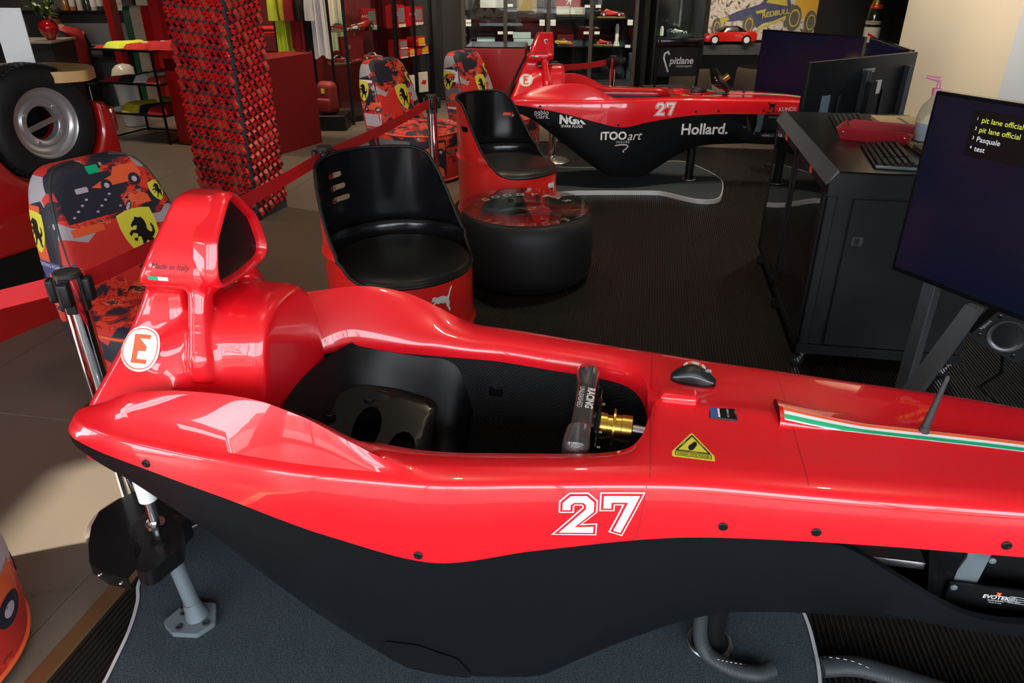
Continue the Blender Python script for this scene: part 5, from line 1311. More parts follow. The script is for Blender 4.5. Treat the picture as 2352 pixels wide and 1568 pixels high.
# ---------------------------------------------------------------- hanging shirts left of the glass cabinet
rl = thing('clothes_rail', 'black steel clothes rail with shelf beside the glass cabinet', 'clothes rail', (-2.62, 8.55, 0))
MB().box((.055, 0, 0), (.085, .03, 1.9)).build('post', M_steel, rl, None); MB().box((.80, 0, 0), (.83, .03, 1.9)).build('post', M_steel, rl, None)
MB().cyl((.06, .015, 1.62), (.82, .015, 1.62), .012, n=14).build('rail', M_steel, rl)
MB().box((-.30, .0, .93), (.07, .40, .948)).build('shelf', M_redmat, rl, None); MB().box((-.30, .0, .70), (.2, .40, .718)).build('shelf', M_redmat, rl, None)
def shirt(label, x, y, w, zb_, m, phase, sleeve=True):
    c = thing('hanging_shirt', label, 'shirt', (x, y, 0), 0, 'shirts on the clothes rail')
    rows = []; n = 22
    for k in range(12):
        z = lerp(zb_, 1.50, k / 11); r = []
        for i in range(n + 1):
            u = i / n; ww = w * (1.0 - .10 * k / 11); hem = .02 * math.sin(u * 7 + phase) if k == 0 else 0
            r.append(((u - .5) * ww, -.028 - .018 * math.sin(u * 13 + phase) * (1 - .4 * k / 11) - .01 * math.sin(u * 29 + phase), z + hem))
        for i in range(n, -1, -1):
            u = i / n; ww = w * (1.0 - .10 * k / 11); hem = .02 * math.sin(u * 7 + phase) if k == 0 else 0
            r.append(((u - .5) * ww, .028 + .015 * math.sin(u * 11 + phase), z + hem))
        rows.append(r)
    MB().grid(rows, closed=True).build('shirt_body', m, c, 70)
    if sleeve:
        MB().tube([(-w * .30, -.05, 1.46), (-w * .40, -.075, 1.36), (-w * .46, -.08, 1.22), (-w * .46, -.075, 1.10)], [.03, .05, .052, .056], 14, flat=.8).build('sleeve', m, c, 70)
    MB().tube([(0, 0, 1.5), (0, 0, 1.60), (.01, 0, 1.635), (0, 0, 1.65)], .003, 6).build('hanger_hook', M_alu, c)
shirt('neon yellow shirt hanging first on the clothes rail', -2.47, 8.50, .11, .73, M_neon, 0)
shirt('mustard yellow shirt hanging between the neon and the red shirt', -2.39, 8.56, .10, .79, M_mustard, 1.2)
shirt('dark red shirt hanging on the clothes rail', -2.30, 8.52, .13, .80, mat('crimson cloth', (.30, .008, .014), .85), 2.1)
shirt('black shirt hanging between the red and the white shirt', -2.19, 8.57, .15, .80, M_bcloth, 3.0)
shirt('white shirt with loose sleeve hanging next to the glass cabinet', -2.06, 8.50, .17, .73, mat('white hanging cloth', (.74, .73, .72), .9), 4.1)
shirt('cream shirt seen through the cabinet glass', -2.065, 9.34, .24, .70, mat('cream hanging cloth', (.66, .60, .47), .9), 5.0, False)
for i, z in enumerate((.948, .985)):
    m_ = MB().rbox((-.17, -.13, 0), (.17, .13, .035), .012, 2).build('folded_shirt', M_rcloth, None, 50, loc=(-2.73, 8.72, z))
    tag(m_, ('lower', 'upper')[i] + ' red folded shirt on the shelf of the clothes rail', 'folded shirt')
tag(MB().rbox((-.17, -.13, 0), (.2, .13, .045), .012, 2).build('folded_shirt', M_rcloth, None, 50, loc=(-2.68, 8.72, .718)), 'red folded shirt on the low shelf of the clothes rail', 'folded shirt')

# ---------------------------------------------------------------- small model cars
def model_car(label, loc, rz, L, m, open_wheel=False, base=None, group='model cars in the cabinets', wheelm=None):
    c = thing('model_car', label, 'model car', loc, rz, group); k = L / .24
    z0 = .012 if base else 0
    if base: MB().rbox((-.135 * k, -.06 * k, 0), (.135 * k, .06 * k, .012), .002, 1).build('display_base', base, c)
    mb = MB(); rows = []
    if open_wheel: S = [(-.12, .012, .018, .032), (-.10, .016, .018, .036), (-.02, .022, .016, .046), (.02, .030, .014, .058), (.05, .026, .014, .07), (.08, .018, .016, .045), (.11, .014, .018, .034)]
    else: S = [(-.12, .040, .018, .034), (-.115, .046, .014, .040), (-.07, .048, .014, .050), (-.055, .046, .014, .054), (-.02, .040, .014, .078), (.03, .040, .014, .080), (.07, .046, .014, .060), (.11, .047, .014, .056), (.12, .042, .02, .050)]
    for x, w, a, b in S:
        sh = min(b, .054) if not open_wheel else b * .8
        rows.append([(x * k, -w * k, a * k + z0), (x * k, -w * 1.05 * k, (a + sh) * .5 * k + z0), (x * k, -w * .98 * k, sh * k + z0), (x * k, -w * .66 * k, b * k + z0), (x * k, w * .66 * k, b * k + z0), (x * k, w * .98 * k, sh * k + z0), (x * k, w * 1.05 * k, (a + sh) * .5 * k + z0), (x * k, w * k, a * k + z0)])
    mb.grid(rows)
    if not open_wheel:
        for i in range(len(S) - 1):
            for j in range(7):
                if i in (3, 5) and j in (2, 3, 4): mb.m[i * 7 + j] = 1
                if i == 4 and j in (2, 4): mb.m[i * 7 + j] = 1
    mb.add([rows[0][j] for j in range(8)], [tuple(range(8))]); mb.add([rows[-1][j] for j in range(7, -1, -1)], [tuple(range(8))])
    mb.build('body', [m, M_bgloss], c, 40)
    yy = .043 if open_wheel else .041
    for x in (-.073, .073):
        for s in (-1, 1):
            wh = MB().cyl((x * k, s * (yy - .008) * k, .021 * k + z0), (x * k, s * (yy + .009) * k, .021 * k + z0), .021 * k, n=20).build('wheel', M_black, c)
            MB().cyl((x * k, s * (yy + .009) * k, .021 * k + z0), (x * k, s * (yy + .0105) * k, .021 * k + z0), .0135 * k, n=14).build('hub', wheelm or M_alu, wh)
    if open_wheel: MB().box((.10 * k, -.035 * k, .055 * k + z0), (.125 * k, .035 * k, .062 * k + z0)).box((-.125 * k, -.045 * k, .012 * k + z0), (-.105 * k, .045 * k, .018 * k + z0)).build('wing', m, c, None)
    return c
M_mred = mat('model car red', (.62, .02, .012), .2, coat=1.); M_myel = mat('model car yellow', (.75, .45, .01), .2, coat=1.); M_mwh = mat('model car white', (.6, .58, .55), .3, coat=1.)

# ---------------------------------------------------------------- glass cabinet with models and boxes
gc = thing('glass_cabinet', 'glass display cabinet with black posts, model cars and red boxes', 'cabinet', (-1.98, 8.60, 0), math.atan2(.55, .62))
GW, GD = .83, .42
GMX = Matrix.Translation((-1.98, 8.60, 0)) @ Matrix.Rotation(math.atan2(.55, .62), 4, 'Z')
for x in (0, GW):
    for y in (0, GD): MB().box((x - .011, y - .011, 0), (x + .011, y + .011, 2.1)).build('post', M_steel, gc, None)
MB().box((-.011, -.011, 0), (GW + .011, GD + .011, .06)).build('plinth', M_black, gc, None)
for z in (.625, .965, 1.30): MB().box((.0, .0, z), (GW, GD, z + .008)).build('glass_shelf', glass_mat('shelf glass', (.72, .86, .80)), gc, None)
for y in (-.004, ): MB().box((.012, y, .06), (GW - .012, y + .003, 2.1)).build('glass_front', M_glass, gc, None)
MB().box((-.004, .012, .06), (-.001, GD - .012, 2.1)).build('glass_side', M_glass, gc, None)
g2 = thing('glass_cabinet', 'narrow glass cabinet with red gift boxes behind the armchairs', 'cabinet', (-1.34, 9.20, 0), math.atan2(.84, .34))
G2X = Matrix.Translation((-1.34, 9.20, 0)) @ Matrix.Rotation(math.atan2(.84, .34), 4, 'Z')
for x in (0, .42, .86):
    MB().box((x - .011, -.011, 0), (x + .011, .011, 2.1)).build('post', M_steel, g2, None)
MB().box((-.01, 0, 0), (.87, .32, .06)).build('plinth', M_black, g2, None)
for z in (.625, .965): MB().box((0, 0, z), (.86, .30, z + .008)).build('glass_shelf', MATS['shelf glass'], g2, None)
MB().box((-.01, .30, 0), (.87, .32, 2.1)).build('back_panel', mat('dark red panel', (.10, .006, .008), .5), g2, None)
model_car('red roadster model with clear canopy on the upper glass shelf', GMX @ Vector((.16, .12, .974)), R(25), .20, M_mred, base=mat('wood base', (.4, .25, .08), .5))
MB_ = model_car('white open wheel model car on the upper glass shelf', GMX @ Vector((.36, .10, .974)), R(35), .16, M_mwh, True)
model_car('long red open wheel model on the upper glass shelf', GMX @ Vector((.55, .24, .974)), R(38), .30, M_mred, True)
tag(MB().ball((0, 0, .045), .05, 10).build('glass_dome', M_glass, None, 60, loc=GMX @ Vector((.22, .20, .974))), 'small clear dome beside the red roadster model', 'dome')
model_car('red coupe model on a wooden base on the lower glass shelf', GMX @ Vector((.15, .13, .634)), R(200), .22, M_mred, base=MATS['wood base'])
model_car('small red racing model between two red coupes on the lower glass shelf', GMX @ Vector((.38, .10, .634)), R(30), .15, M_mred, True)
model_car('red sports car model nearest the middle post on the lower glass shelf', GMX @ Vector((.60, .14, .634)), R(195), .23, M_mred, base=MATS['wood base'])
bg_ = thing('gift_bag', 'flat red gift bag standing behind the models on the lower glass shelf', 'bag', GMX @ Vector((.42, .30, .634)), R(40)); MB().box((-.14, -.03, 0), (.14, .03, .26)).build('bag', mat('bag red', (.38, .02, .03), .5), bg_, None)
MB().box((-.08, -.032, .13), (-.02, -.030, .17)).build('logo_plate', M_alu, bg_, None); MB().tube([(-.06, 0, .26), (-.05, 0, .33), (.05, 0, .33), (.06, 0, .26)], .003, 6).build('handle', M_white, bg_)
M_box = mat('toy box red', (.60, .012, .02), .35); M_winb = mat('box window', (.22, .20, .20), .15)
def toybox(label, p, rz, w, d, h, wm=M_winb):
    c = thing('toy_box', label, 'box', p, rz, 'boxed toy cars in the cabinets')
    MB().box((0, 0, 0), (w, d, h)).build('carton', M_box, c, None)
    MB().box((w * .45, -.002, h * .22), (w * .94, .002, h * .88)).build('window', wm, c, None); MB().box((w * .45, -.003, 0), (w, .0, h * .14)).build('price_band', M_offw, c, None)
    decal('box_text', text2d('RACE', .2), M_white, c, (w * .23, 0, h * .6), (1, 0, 0), (0, 0, 1), h * .2, None, .001)
az = math.atan2(.84, .34)
toybox('tall red toy box beside the middle post on the upper glass shelf', GMX @ Vector((.60, .30, .974)), R(30), .17, .10, .20)
toybox('tall red boxed toy with silver window on the upper shelf', G2X @ Vector((.03, .06, .974)), az - R(20), .19, .12, .235)
toybox('red toy carton with two windows at the end of the upper shelf', G2X @ Vector((.46, .08, .974)), az - R(20), .22, .12, .20)
toybox('lower of two red toy boxes stacked by the middle post', G2X @ Vector((.03, .06, .634)), az - R(20), .20, .12, .10)
toybox('upper of two red toy boxes stacked by the middle post', G2X @ Vector((.03, .06, .735)), az - R(20), .20, .12, .10, M_winb)
toybox('low red toy box in the middle of the narrow cabinet', G2X @ Vector((.27, .06, .634)), az - R(20), .17, .12, .09, M_myel)
toybox('red toy box with yellow car at the end of the lower shelf', G2X @ Vector((.56, .06, .634)), az - R(20), .20, .12, .09, M_myel)
toybox('red toy box with yellow car lying on top of two others', G2X @ Vector((.48, .06, .735)), az - R(20), .20, .12, .10, M_myel)
for i, (x, y_) in enumerate(((.08, .03), (.22, .05), (.56, .05))):
    c = thing('picture_card', ('white picture card with red car low in the narrow cabinet', 'second white picture card low in the narrow cabinet', 'white picture card behind the end post of the narrow cabinet')[i], 'card', G2X @ Vector((x, y_, .061)), az - R(25)); MB().box((0, 0, .12), (.14, .02, .36)).build('card', M_offw, c, None); MB().box((.0, 0, 0), (.14, .02, .12)).build('foot', M_black, c, None)
    decal('card_print', poly2d([(-.5, -.2), (.4, -.35), (.5, .2), (-.1, .3)]), M_mred, c, (.07, 0, .24), (1, 0, 0), (0, 0, 1), .09, None, .001)
bp2 = thing('backpack', 'small red backpack with dark straps beside the red plinth', 'backpack', (-2.02, 8.36, .161), R(-20))
MB().rbox((-.11, -.08, 0), (.11, .08, .34), .07, 5).build('bag_body', mat('backpack red', (.20, .012, .010), .6), bp2, 60); MB().rbox((-.085, -.115, .02), (.085, -.06, .17), .025, 4).build('front_pocket', MATS['backpack red'], bp2, 60)
for s in (-1, 1): MB().tube([(s * .05, .08, .34), (s * .07, .12, .24), (s * .06, .09, .08)], .012, 8).build('strap', M_black, bp2)
MB().box((-.02, -.087, .22), (.02, -.079, .27)).build('badge', M_yellow, bp2, None)
tag(MB().rbox((-.2, -.16, 0), (.2, .16, .16), .004, 1).build('low_stand', M_black, None, 30, loc=(-2.02, 8.36, 0)), 'low black stand carrying the red backpack', 'stand')

# ---------------------------------------------------------------- dark display cabinets along the back wall
dc = thing('display_wall', 'black wall of glazed display cabinets with price tags', 'cabinet', (-.58, 9.50, 0))
DW = 2.06
MB().box((-.02, .40, 0), (DW + .02, .44, 2.2)).build('back_panel', mat('cabinet mirror black', (.012, .012, .013), .12), dc, None)
MB().box((-.02, 0, 0), (DW + .02, .40, .34)).build('base_unit', M_dark, dc, None)
edges_x = [0, .50, 1.015, 1.525, DW]
for x in edges_x: MB().box((x - .022, -.012, .02), (x + .022, .40 if x in (0, DW) else .02, 2.2)).build('frame_post', mat('bronze frame', (.055, .045, .035), .4, .4), dc, None)
for z in (.735, 1.045): MB().box((.0, .02, z), (DW, .39, z + .012)).build('shelf', mat('black glass shelf', (.01, .012, .012), .1), dc, None)
for i in range(4): MB().box((edges_x[i] + .024, -.004, .34), (edges_x[i + 1] - .024, -.001, 2.2)).build('glass_door', M_glass, dc, None)
ptag = MB().box((-.032, -.002, -.016), (.032, .002, .016)).mesh('price_tag', M_white, None)
for x, z in ((.06, .72), (.44, .90), (.44, .72), (.56, .90), (.56, 1.20), (.94, 1.03), (.94, .995), (.94, .87), (1.07, 1.03), (1.07, .995), (1.47, 1.19), (1.47, .90), (1.60, 1.19), (1.60, .90), (1.99, 1.03), (1.99, 1.0), (1.98, .75), (.06, 1.03), (.06, .99)):
    put('price_tag', ptag, dc, (x, .0, z))
def case(label, x, y, z, w, d, h, m, cat='box', rz=0., name='box', lid=None):
    c = thing(name, label, cat, (-.58 + x, 9.50 + y, z), rz)
    MB().rbox((-w / 2, -d / 2, 0), (w / 2, d / 2, h), .004, 1).build('body', m, c, 30)
    if lid: MB().box((-w / 2, d / 2 - .01, h), (w / 2, d / 2, h + lid[0])).build('lid', lid[1], c, None)
    return c
case('white watch case lying low in the dark cabinets', .22, .16, .749, .30, .2, .035, mat('pale blue white', (.55, .68, .72), .3)); case('slim white case propped on another in the dark cabinets', .26, .24, .785, .22, .16, .05, MATS['pale blue white'])
case('upper pale box in the second dark cabinet', .70, .2, .83, .22, .2, .07, MATS['pale blue white']); case('lower pale box in the second dark cabinet', .72, .18, .749, .24, .2, .075, MATS['pale blue white'])
case('dark red flat box leaning in the second dark cabinet', .80, .33, .80, .34, .03, .19, mat('wine box', (.16, .01, .012), .5))
case('beige open watch box in the second dark cabinet', .76, .18, 1.059, .24, .18, .07, M_dark, lid=(.16, mat('tan board', (.45, .33, .16), .6)))
case('cream open jewel box with necklace in the third dark cabinet', 1.20, .2, 1.059, .16, .12, .03, M_dark, lid=(.09, M_offw)); case('second cream open jewel box in the third dark cabinet', 1.38, .22, 1.059, .18, .12, .03, M_dark, lid=(.08, M_offw))
case('red open case behind the yellow model car', 1.24, .24, .749, .20, .12, .012, M_mred, lid=(.10, M_mred))
for i, x in enumerate((.20, .30, .42)):
    c = thing('round_clock', ('dark round clock first on the shelf of dark cabinets', 'dark round clock in the middle of the shelf of dark cabinets', 'dark round clock by the cabinet post')[i], 'clock', (-.58 + x, 9.66, 1.059)); MB().cyl((0, -.02, .05), (0, .02, .05), .05, n=24).build('case', mat('bronze dark', (.05, .035, .025), .3, .6), c); MB().box((-.03, -.02, 0), (.03, .02, .006)).build('foot', M_black, c, None)
fp = thing('framed_picture', 'white framed picture of a red car in the first dark cabinet', 'picture', (-.58 + .34, 9.84, 1.06)); MB().box((-.15, 0, .10), (.15, .02, .36)).build('frame', M_white, fp, None)
decal('picture_car', poly2d(CARSIDE), M_mred, fp, (0, 0, .22), (1, 0, 0), (0, 0, 1), .2, None, .002)
rf = thing('red_banner', 'red board with white horse emblem in the third dark cabinet', 'banner', (-.58 + 1.27, 9.86, 1.06)); MB().box((-.16, 0, .08), (.16, .015, .5)).build('board', mat('banner red', (.35, .02, .03), .5), rf, None)
decal('horse_emblem', poly2d(HORSE), M_white, rf, (0, 0, .19), (1, 0, 0), (0, 0, 1), .12, None, .002)
model_car('yellow model car in the third dark cabinet', (-.58 + 1.20, 9.62, .762), R(180), .20, M_myel); model_car('flat red model car on a wooden base in the last dark cabinet', (-.58 + 1.70, 9.66, .749), R(170), .20, M_mred, True, MATS['wood base']); model_car('red model car on the upper shelf of the last dark cabinet', (-.58 + 1.78, 9.66, 1.059), R(175), .30, M_mred, True, MATS['wood base'])
gb2 = thing('small_bottle', 'small white figure bottle standing in the last dark cabinet', 'bottle', (-.58 + 1.86, 9.64, .749)); MB().lathe([(.04, 0), (.03, .03), (.022, .06), (.024, .20), (.016, .24), (.0005, .245)], 20).build('body', M_white, gb2, 50)

# right-hand vitrine, painting, floating shelf
dv = thing('glass_vitrine', 'tall glass vitrine with a black base beside the painting', 'vitrine', (1.71, 9.50, 0))
MB().box((0, .38, 0), (.60, .42, 2.2)).build('back_panel', MATS['cabinet mirror black'], dv, None)
for x in (0, .575): MB().box((x, 0, 0), (x + .025, .4, 2.2)).build('side_frame', M_black, dv, None)
MB().box((.02, .0, .42), (.58, .38, .44)).build('glass_shelf', MATS['shelf glass'], dv, None); MB().box((.02, 0, .855), (.58, .38, .867)).build('glass_shelf', MATS['shelf glass'], dv, None)
MB().box((.02, 0, 0), (.58, .38, .25)).build('base_unit', M_dark, dv, None); MB().box((.025, -.004, .25), (.575, -.001, 2.2)).build('glass_front', M_glass, dv, None)
model_car('silver model car under a clear box in the vitrine', (2.03, 9.66, .869), R(175), .20, M_mwh, True, M_black)
MB().box((-.14, -.08, .0), (.14, .08, .13)).build('clear_case', M_glass, None, None, loc=(2.03, 9.66, .868)); tag(bpy.data.objects['clear_case'], 'clear display box over the silver model in the vitrine', 'case')
tag(MB().lathe([(.022, 0), (.022, .07), (.012, .09), (.012, .10), (.0005, .10)], 16).build('white_bottle', M_white, None, 50, loc=(1.82, 9.62, .868)), 'small white bottle beside the clear display box', 'bottle')
tag(MB().ball((0, 0, .03), .03, 8).build('blue_ball', mat('ball blue', (.05, .08, .3), .3), None, 60, loc=(1.92, 9.70, .868)), 'small blue ball in the vitrine', 'ball')
case('small tray of orange and silver parts low in the vitrine', 2.62, .15, .441, .20, .1, .03, M_alu, 'tray', name='parts_tray')
M_paintbg = mat('canvas ground', (.60, .56, .50), .7)
nt = M_paintbg.node_tree; b_ = nt.nodes['Principled BSDF']; tc = nt.nodes.new('ShaderNodeTexCoord')
n1 = nt.nodes.new('ShaderNodeTexNoise'); n1.inputs['Scale'].default_value = 5; n1.inputs['Distortion'].default_value = 3.5; n1.inputs['Detail'].default_value = 6; nt.links.new(tc.outputs['Object'], n1.inputs['Vector'])
r_ = nt.nodes.new('ShaderNodeValToRGB'); e = r_.color_ramp.elements; e[0].position = .36; e[0].color = (.05, .05, .05, 1); e[1].position = .46; e[1].color = (.58, .53, .46, 1); k = e.new(.62); k.color = (.74, .70, .64, 1); k = e.new(.70); k.color = (.30, .28, .28, 1)
nt.links.new(n1.outputs['Fac'], r_.inputs[0]); nt.links.new(r_.outputs[0], b_.inputs['Base Color'])
pt = thing('painting', 'canvas painted with a dark blue and yellow racing car in loose strokes', 'painting', (2.53, 10.24, 0))
MB().box((0, 0, .76), (1.37, .05, 2.0)).build('canvas', M_paintbg, pt, None)
PX = lambda x, y: (x / 1.0, y)
M_pb = mat('paint navy', (.035, .04, .13), .6, vary=(14, (.10, .12, .22))); M_py = mat('paint yellow', (.72, .58, .05), .6, vary=(18, (.45, .40, .10))); M_pg = mat('paint grey black', (.035, .035, .03), .6, vary=(20, (.22, .21, .19))); M_po = mat('paint orange', (.75, .36, .01), .6, vary=(12, (.85, .55, .08)))
def dab(nm, pts, m, off): decal(nm, poly2d(pts), m, pt, (0, 0, 0), (1, 0, 0), (0, 0, 1), 1, None, off)
dab('paint_stroke', [(1.05, 1.05), (1.37, .98), (1.37, 1.9), (1.15, 1.9)], M_po, .001)
dab('paint_stroke', [(.10, .985), (.35, 1.10), (.62, 1.18), (.75, 1.30), (.98, 1.30), (1.05, 1.10), (.98, 1.02), (.70, .96), (.62, .90), (.55, 1.02), (.30, .98)], M_pb, .002)
dab('paint_stroke', [(.055, .95), (.10, .99), (.24, 1.04), (.26, 1.0), (.15, .955)], M_py, .003); dab('paint_stroke', [(.62, .90), (.66, .88), (.98, 1.02), (1.0, 1.06)], M_py, .003); dab('paint_stroke', [(.58, 1.10), (.72, 1.13), (.70, 1.09), (.60, 1.07)], M_py, .004); dab('paint_stroke', [(.70, 1.20), (.98, 1.16), (.96, 1.24), (.74, 1.27)], M_py, .004); dab('paint_stroke', [(.33, .80), (.47, .80), (.48, .87), (.34, .86)], M_py, .004); dab('paint_stroke', [(.18, .77), (.45, .78), (.35, .81), (.17, .79)], M_py, .003)
for (cx, cz, rx, rz_) in ((.10, .90, .06, .12), (.51, .94, .075, .125), (1.08, 1.02, .10, .155), (1.30, .97, .08, .14)):
    decal('paint_wheel', disc2d(rz_, 24, rx), M_pg, pt, (cx, 0, cz), (1, 0, 0), (0, 0, 1), 1, None, .004); decal('paint_wheel_rim', (lambda v: ([(x * rx / rz_, y) for x, y in v[0]], v[1]))(ring2d(rz_ * .55, rz_ * .68, 24)), M_py, pt, (cx + .01, 0, cz), (1, 0, 0), (0, 0, 1), 1, None, .005)
decal('painted_letters', text2d('REDBULL', .1, .03), M_py, pt, (.84, 0, 1.075), (1, 0, .16), (-.16, 0, 1), .085, None, .006)
fs = thing('floating_shelf', 'grey floating wall shelf under the painting', 'shelf', (2.44, 10.0, .60)); MB().rbox((0, 0, 0), (.95, .3, .125), .004, 1).build('board', mat('shelf grey', (.06, .062, .068), .5), fs, 30)
model_car('large red wedge sports car model on the floating shelf', (2.76, 10.085, .726), R(0), .66, M_mred, group='large models', wheelm=M_white)
mg = thing('champagne_bottle', 'very large champagne bottle with gold foil and red-sashed label', 'bottle', (4.36, 9.6, 0), 0)
MB().rbox((-.12, -.12, 0), (.12, .12, .72), .004, 1).build('stand', M_dark, mg)
MB().lathe([(.085, .72), (.09, .74), (.09, 1.10), (.075, 1.18), (.04, 1.28), (.034, 1.42), (.0005, 1.42)], 36).build('glass_body', mat('bottle green black', (.01, .015, .008), .08, coat=1.), mg, 50)
MB().lathe([(.0755, 1.182), (.0415, 1.283), (.036, 1.44), (.0005, 1.45)], 36, caps=False).build('gold_foil', M_gold, mg, 50); MB().lathe([(.0925, .79), (.0925, .96)], 36, caps=False).build('label', M_offw, mg, 60); MB().lathe([(.0925, .99), (.0925, 1.03)], 36, caps=False).build('neck_band', mat('bottle band', (.5, .42, .3), .5), mg, 60); MB().lathe([(.078, 1.165), (.070, 1.205)], 36, caps=False).build('red_seal', M_mred, mg, 60)
decal('band_text', text2d('MUMM MUMM'), M_black, mg, (0, -.0925, 1.01), (1, 0, 0), (0, 0, 1), .026, bvh_of(MB().lathe([(.0926, .7), (.0926, 1.2)], 48, caps=False)), .0015, .02)
decal('label_sash', poly2d([(-.07, .05), (.07, -.03), (.07, -.06), (-.07, .02)]), M_mred, mg, (0, -.0925, .85), (1, 0, 0), (0, 0, 1), 1, bvh_of(MB().lathe([(.0926, .7), (.0926, 1.2)], 48, caps=False)), .0015, .02)

# ---------------------------------------------------------------- folding director's chair and round seats behind the far car
dr = thing('director_chair', "tall black folding director's chair with white pit lane print on the back", 'chair', (1.50, 7.35, 0), R(188))
for s in (-1, 1):
    MB().tube([(.20 * s, .14, .02), (.20 * s, .17, .55), (.20 * s, .22, 1.02)], .011, 10).build('back_post', M_steel, dr)
    MB().tube([(.20 * s, -.20, .02), (-.20 * s, .12, .56)], .010, 10).build('cross_leg', M_steel, dr)
MB().rbox((-.21, -.2, .54), (.21, .15, .575), .012, 2).build('seat', M_bcloth, dr)
bkc = MB().rbox((-.215, .178, .70), (.215, .196, .965), .006, 2, 0, Matrix.Rotation(R(0), 4, 'X')).build('back_cloth', M_bcloth, dr)
MB().rbox((-.22, .18, .955), (.22, .225, 1.03), .01, 2).build('top_roll', M_bgloss, dr)
decal('back_text', text2d('pitlane', .1, .02), M_white, bkc, (-.03, .197, .835), (-1, 0, 0), (0, 0, 1), .085, None, .001); decal('back_text', text2d('motorsport'), M_white, bkc, (-.06, .197, .79), (-1, 0, 0), (0, 0, 1), .032, None, .001)
decal('back_swoosh', stroke([(.03, -.10), (.005, -.04), (-.02, .02), (-.015, .06), (.015, .075), (.03, .05)], .016), M_white, bkc, (.12, .197, .84), (-1, 0, 0), (0, 0, 1), 1, None, .001)
for i, (x, y) in enumerate(((2.05, 8.5), (2.75, 8.4))):
    c = thing('tub_chair', ("brown round-backed tub chair behind the director's chair", 'brown round-backed tub chair under the floating shelf')[i], 'chair', (x, y, 0), R(180), 'brown tub chairs')
    rows = []
    for z, r in ((.0, .24), (.1, .28), (.4, .30), (.60, .29), (.64, .27)):
        rows.append([(r * math.cos(R(a)) * 1.05, r * math.sin(R(a)), z if abs(a) < 110 or z < .4 else .42) for a in range(-150, 151, 10)])
    MB().grid(rows).build('shell', mat('brown fabric', (.07, .05, .035), .9), c, 60); MB().rbox((-.24, -.24, .26), (.24, .24, .42), .04, 3).build('seat', MATS['brown fabric'], c, 60)
# ---------------------------------------------------------------- black equipment desk on castors
A_ = GA
ds = thing('equipment_desk', 'black steel equipment desk on castors with glazed side doors', 'desk', (1.262, 2.875, 0), GA)
DWd, DLn, DT = .68, 1.40, .880
MB().box((0, 0, .075), (DWd, DLn, .12)).build('base_tray', M_steel, ds, None)
for k in range(26): MB().box((.20 + k * .013, -.002, .088), (.206 + k * .013, .002, .104)).build('vent_slot', M_black, ds, None)
bodyp = MB().box((.03, .012, .12), (DWd - .01, DLn - .01, DT - .03)).build('carcass', M_steel, ds, None)
MB().prism([(0, DT - .095), (0, DT - .035), (.028, DT), (DWd, DT), (DWd, DT - .095)], 0, .016, SIDE).build('top_fascia', M_steel, ds, 20)
dt = MB().box((.028, .0, DT - .006), (DWd, DLn, DT)).build('desk_top', mat('satin black top', (.010, .010, .011), .3), ds, None)
MB().rbox((.005, .0, .12), (.042, .02, DT - .095), .003, 1).build('corner_post', M_steel, ds)
dp = MB().rbox((.105, -.004, .125), (DWd - .03, .012, DT - .105), .003, 1).build('front_door', M_steel, ds)
lk = MB().rbox((.128, -.009, .585), (.172, -.002, .622), .002, 1).build('latch', M_dark, dp); MB().box((.138, -.0105, .59), (.156, -.008, .617)).build('latch_button', M_black, lk, None)
for y0, y1 in ((.03, .69), (.72, 1.38)):
    d_ = thing('glazed_door', None, None); d_.parent = ds
    MB().box((-.004, y0, .085), (.006, y0 + .05, DT - .05)).box((-.004, y1 - .05, .085), (.006, y1, DT - .05)).box((-.004, y0, .085), (.006, y1, .12)).box((-.004, y0, DT - .09), (.006, y1, DT - .05)).build('door_frame', M_steel, d_, None)
    MB().box((-.002, y0 + .05, .12), (.001, y1 - .05, DT - .09)).build('dark_pane', mat('smoked glass', (.006, .006, .007), .03, spec=.8), d_, None)
    MB().box((-.007, y0 + .30, DT - .085), (-.004, y0 + .335, DT - .055)).build('sticker', M_orange, d_, None)
for y0, y1 in ((.0, .70), (.70, DLn)):
    MB().add([(-.006, y0, DT - .045), (-.006, y1, DT - .045), (.03, y1, DT + .002), (.03, y0, DT + .002), (-.012, y0, DT - .05), (-.012, y1, DT - .05), (.024, y1, DT + .01), (.024, y0, DT + .01)], [(0, 1, 2, 3), (7, 6, 5, 4), (0, 4, 5, 1), (2, 6, 7, 3), (1, 5, 6, 2), (3, 7, 4, 0)]).build('edge_ledge', mat('ledge grey', (.10, .11, .12), .4, .3), ds, 20)
def castor(x, y):
    c = thing('castor', None, None); c.parent = ds; c.location = (x, y, 0)
    MB().lathe([(.0005, .078), (.03, .078), (.03, .07), (.012, .066), (.012, .05)], 18).build('swivel', M_chrome, c); MB().cyl((-.02, -.011, .029), (-.02, .011, .029), .028, n=24).build('castor_wheel', M_black, c)
    MB().prism([(-.035, .03), (.005, .066), (-.012, .02)], -.015, -.012, SIDE).prism([(-.035, .03), (.005, .066), (-.012, .02)], .012, .015, SIDE).build('fork', M_chrome, c, None)
for x, y in ((.035, .03), (DWd - .04, .03), (.035, .66), (.035, 1.30)): castor(x, y)
DM = Matrix.Translation((1.262, 2.875, 0)) @ Matrix.Rotation(GA, 4, 'Z')
def on_desk(x, y, dz=.0005): return DM @ Vector((x, y, DT + dz))
key = MB().rbox((-.0078, -.0078, 0), (.0078, .0078, .007), .002, 1).mesh('key', mat('key black', (.02, .02, .021), .4), 30)
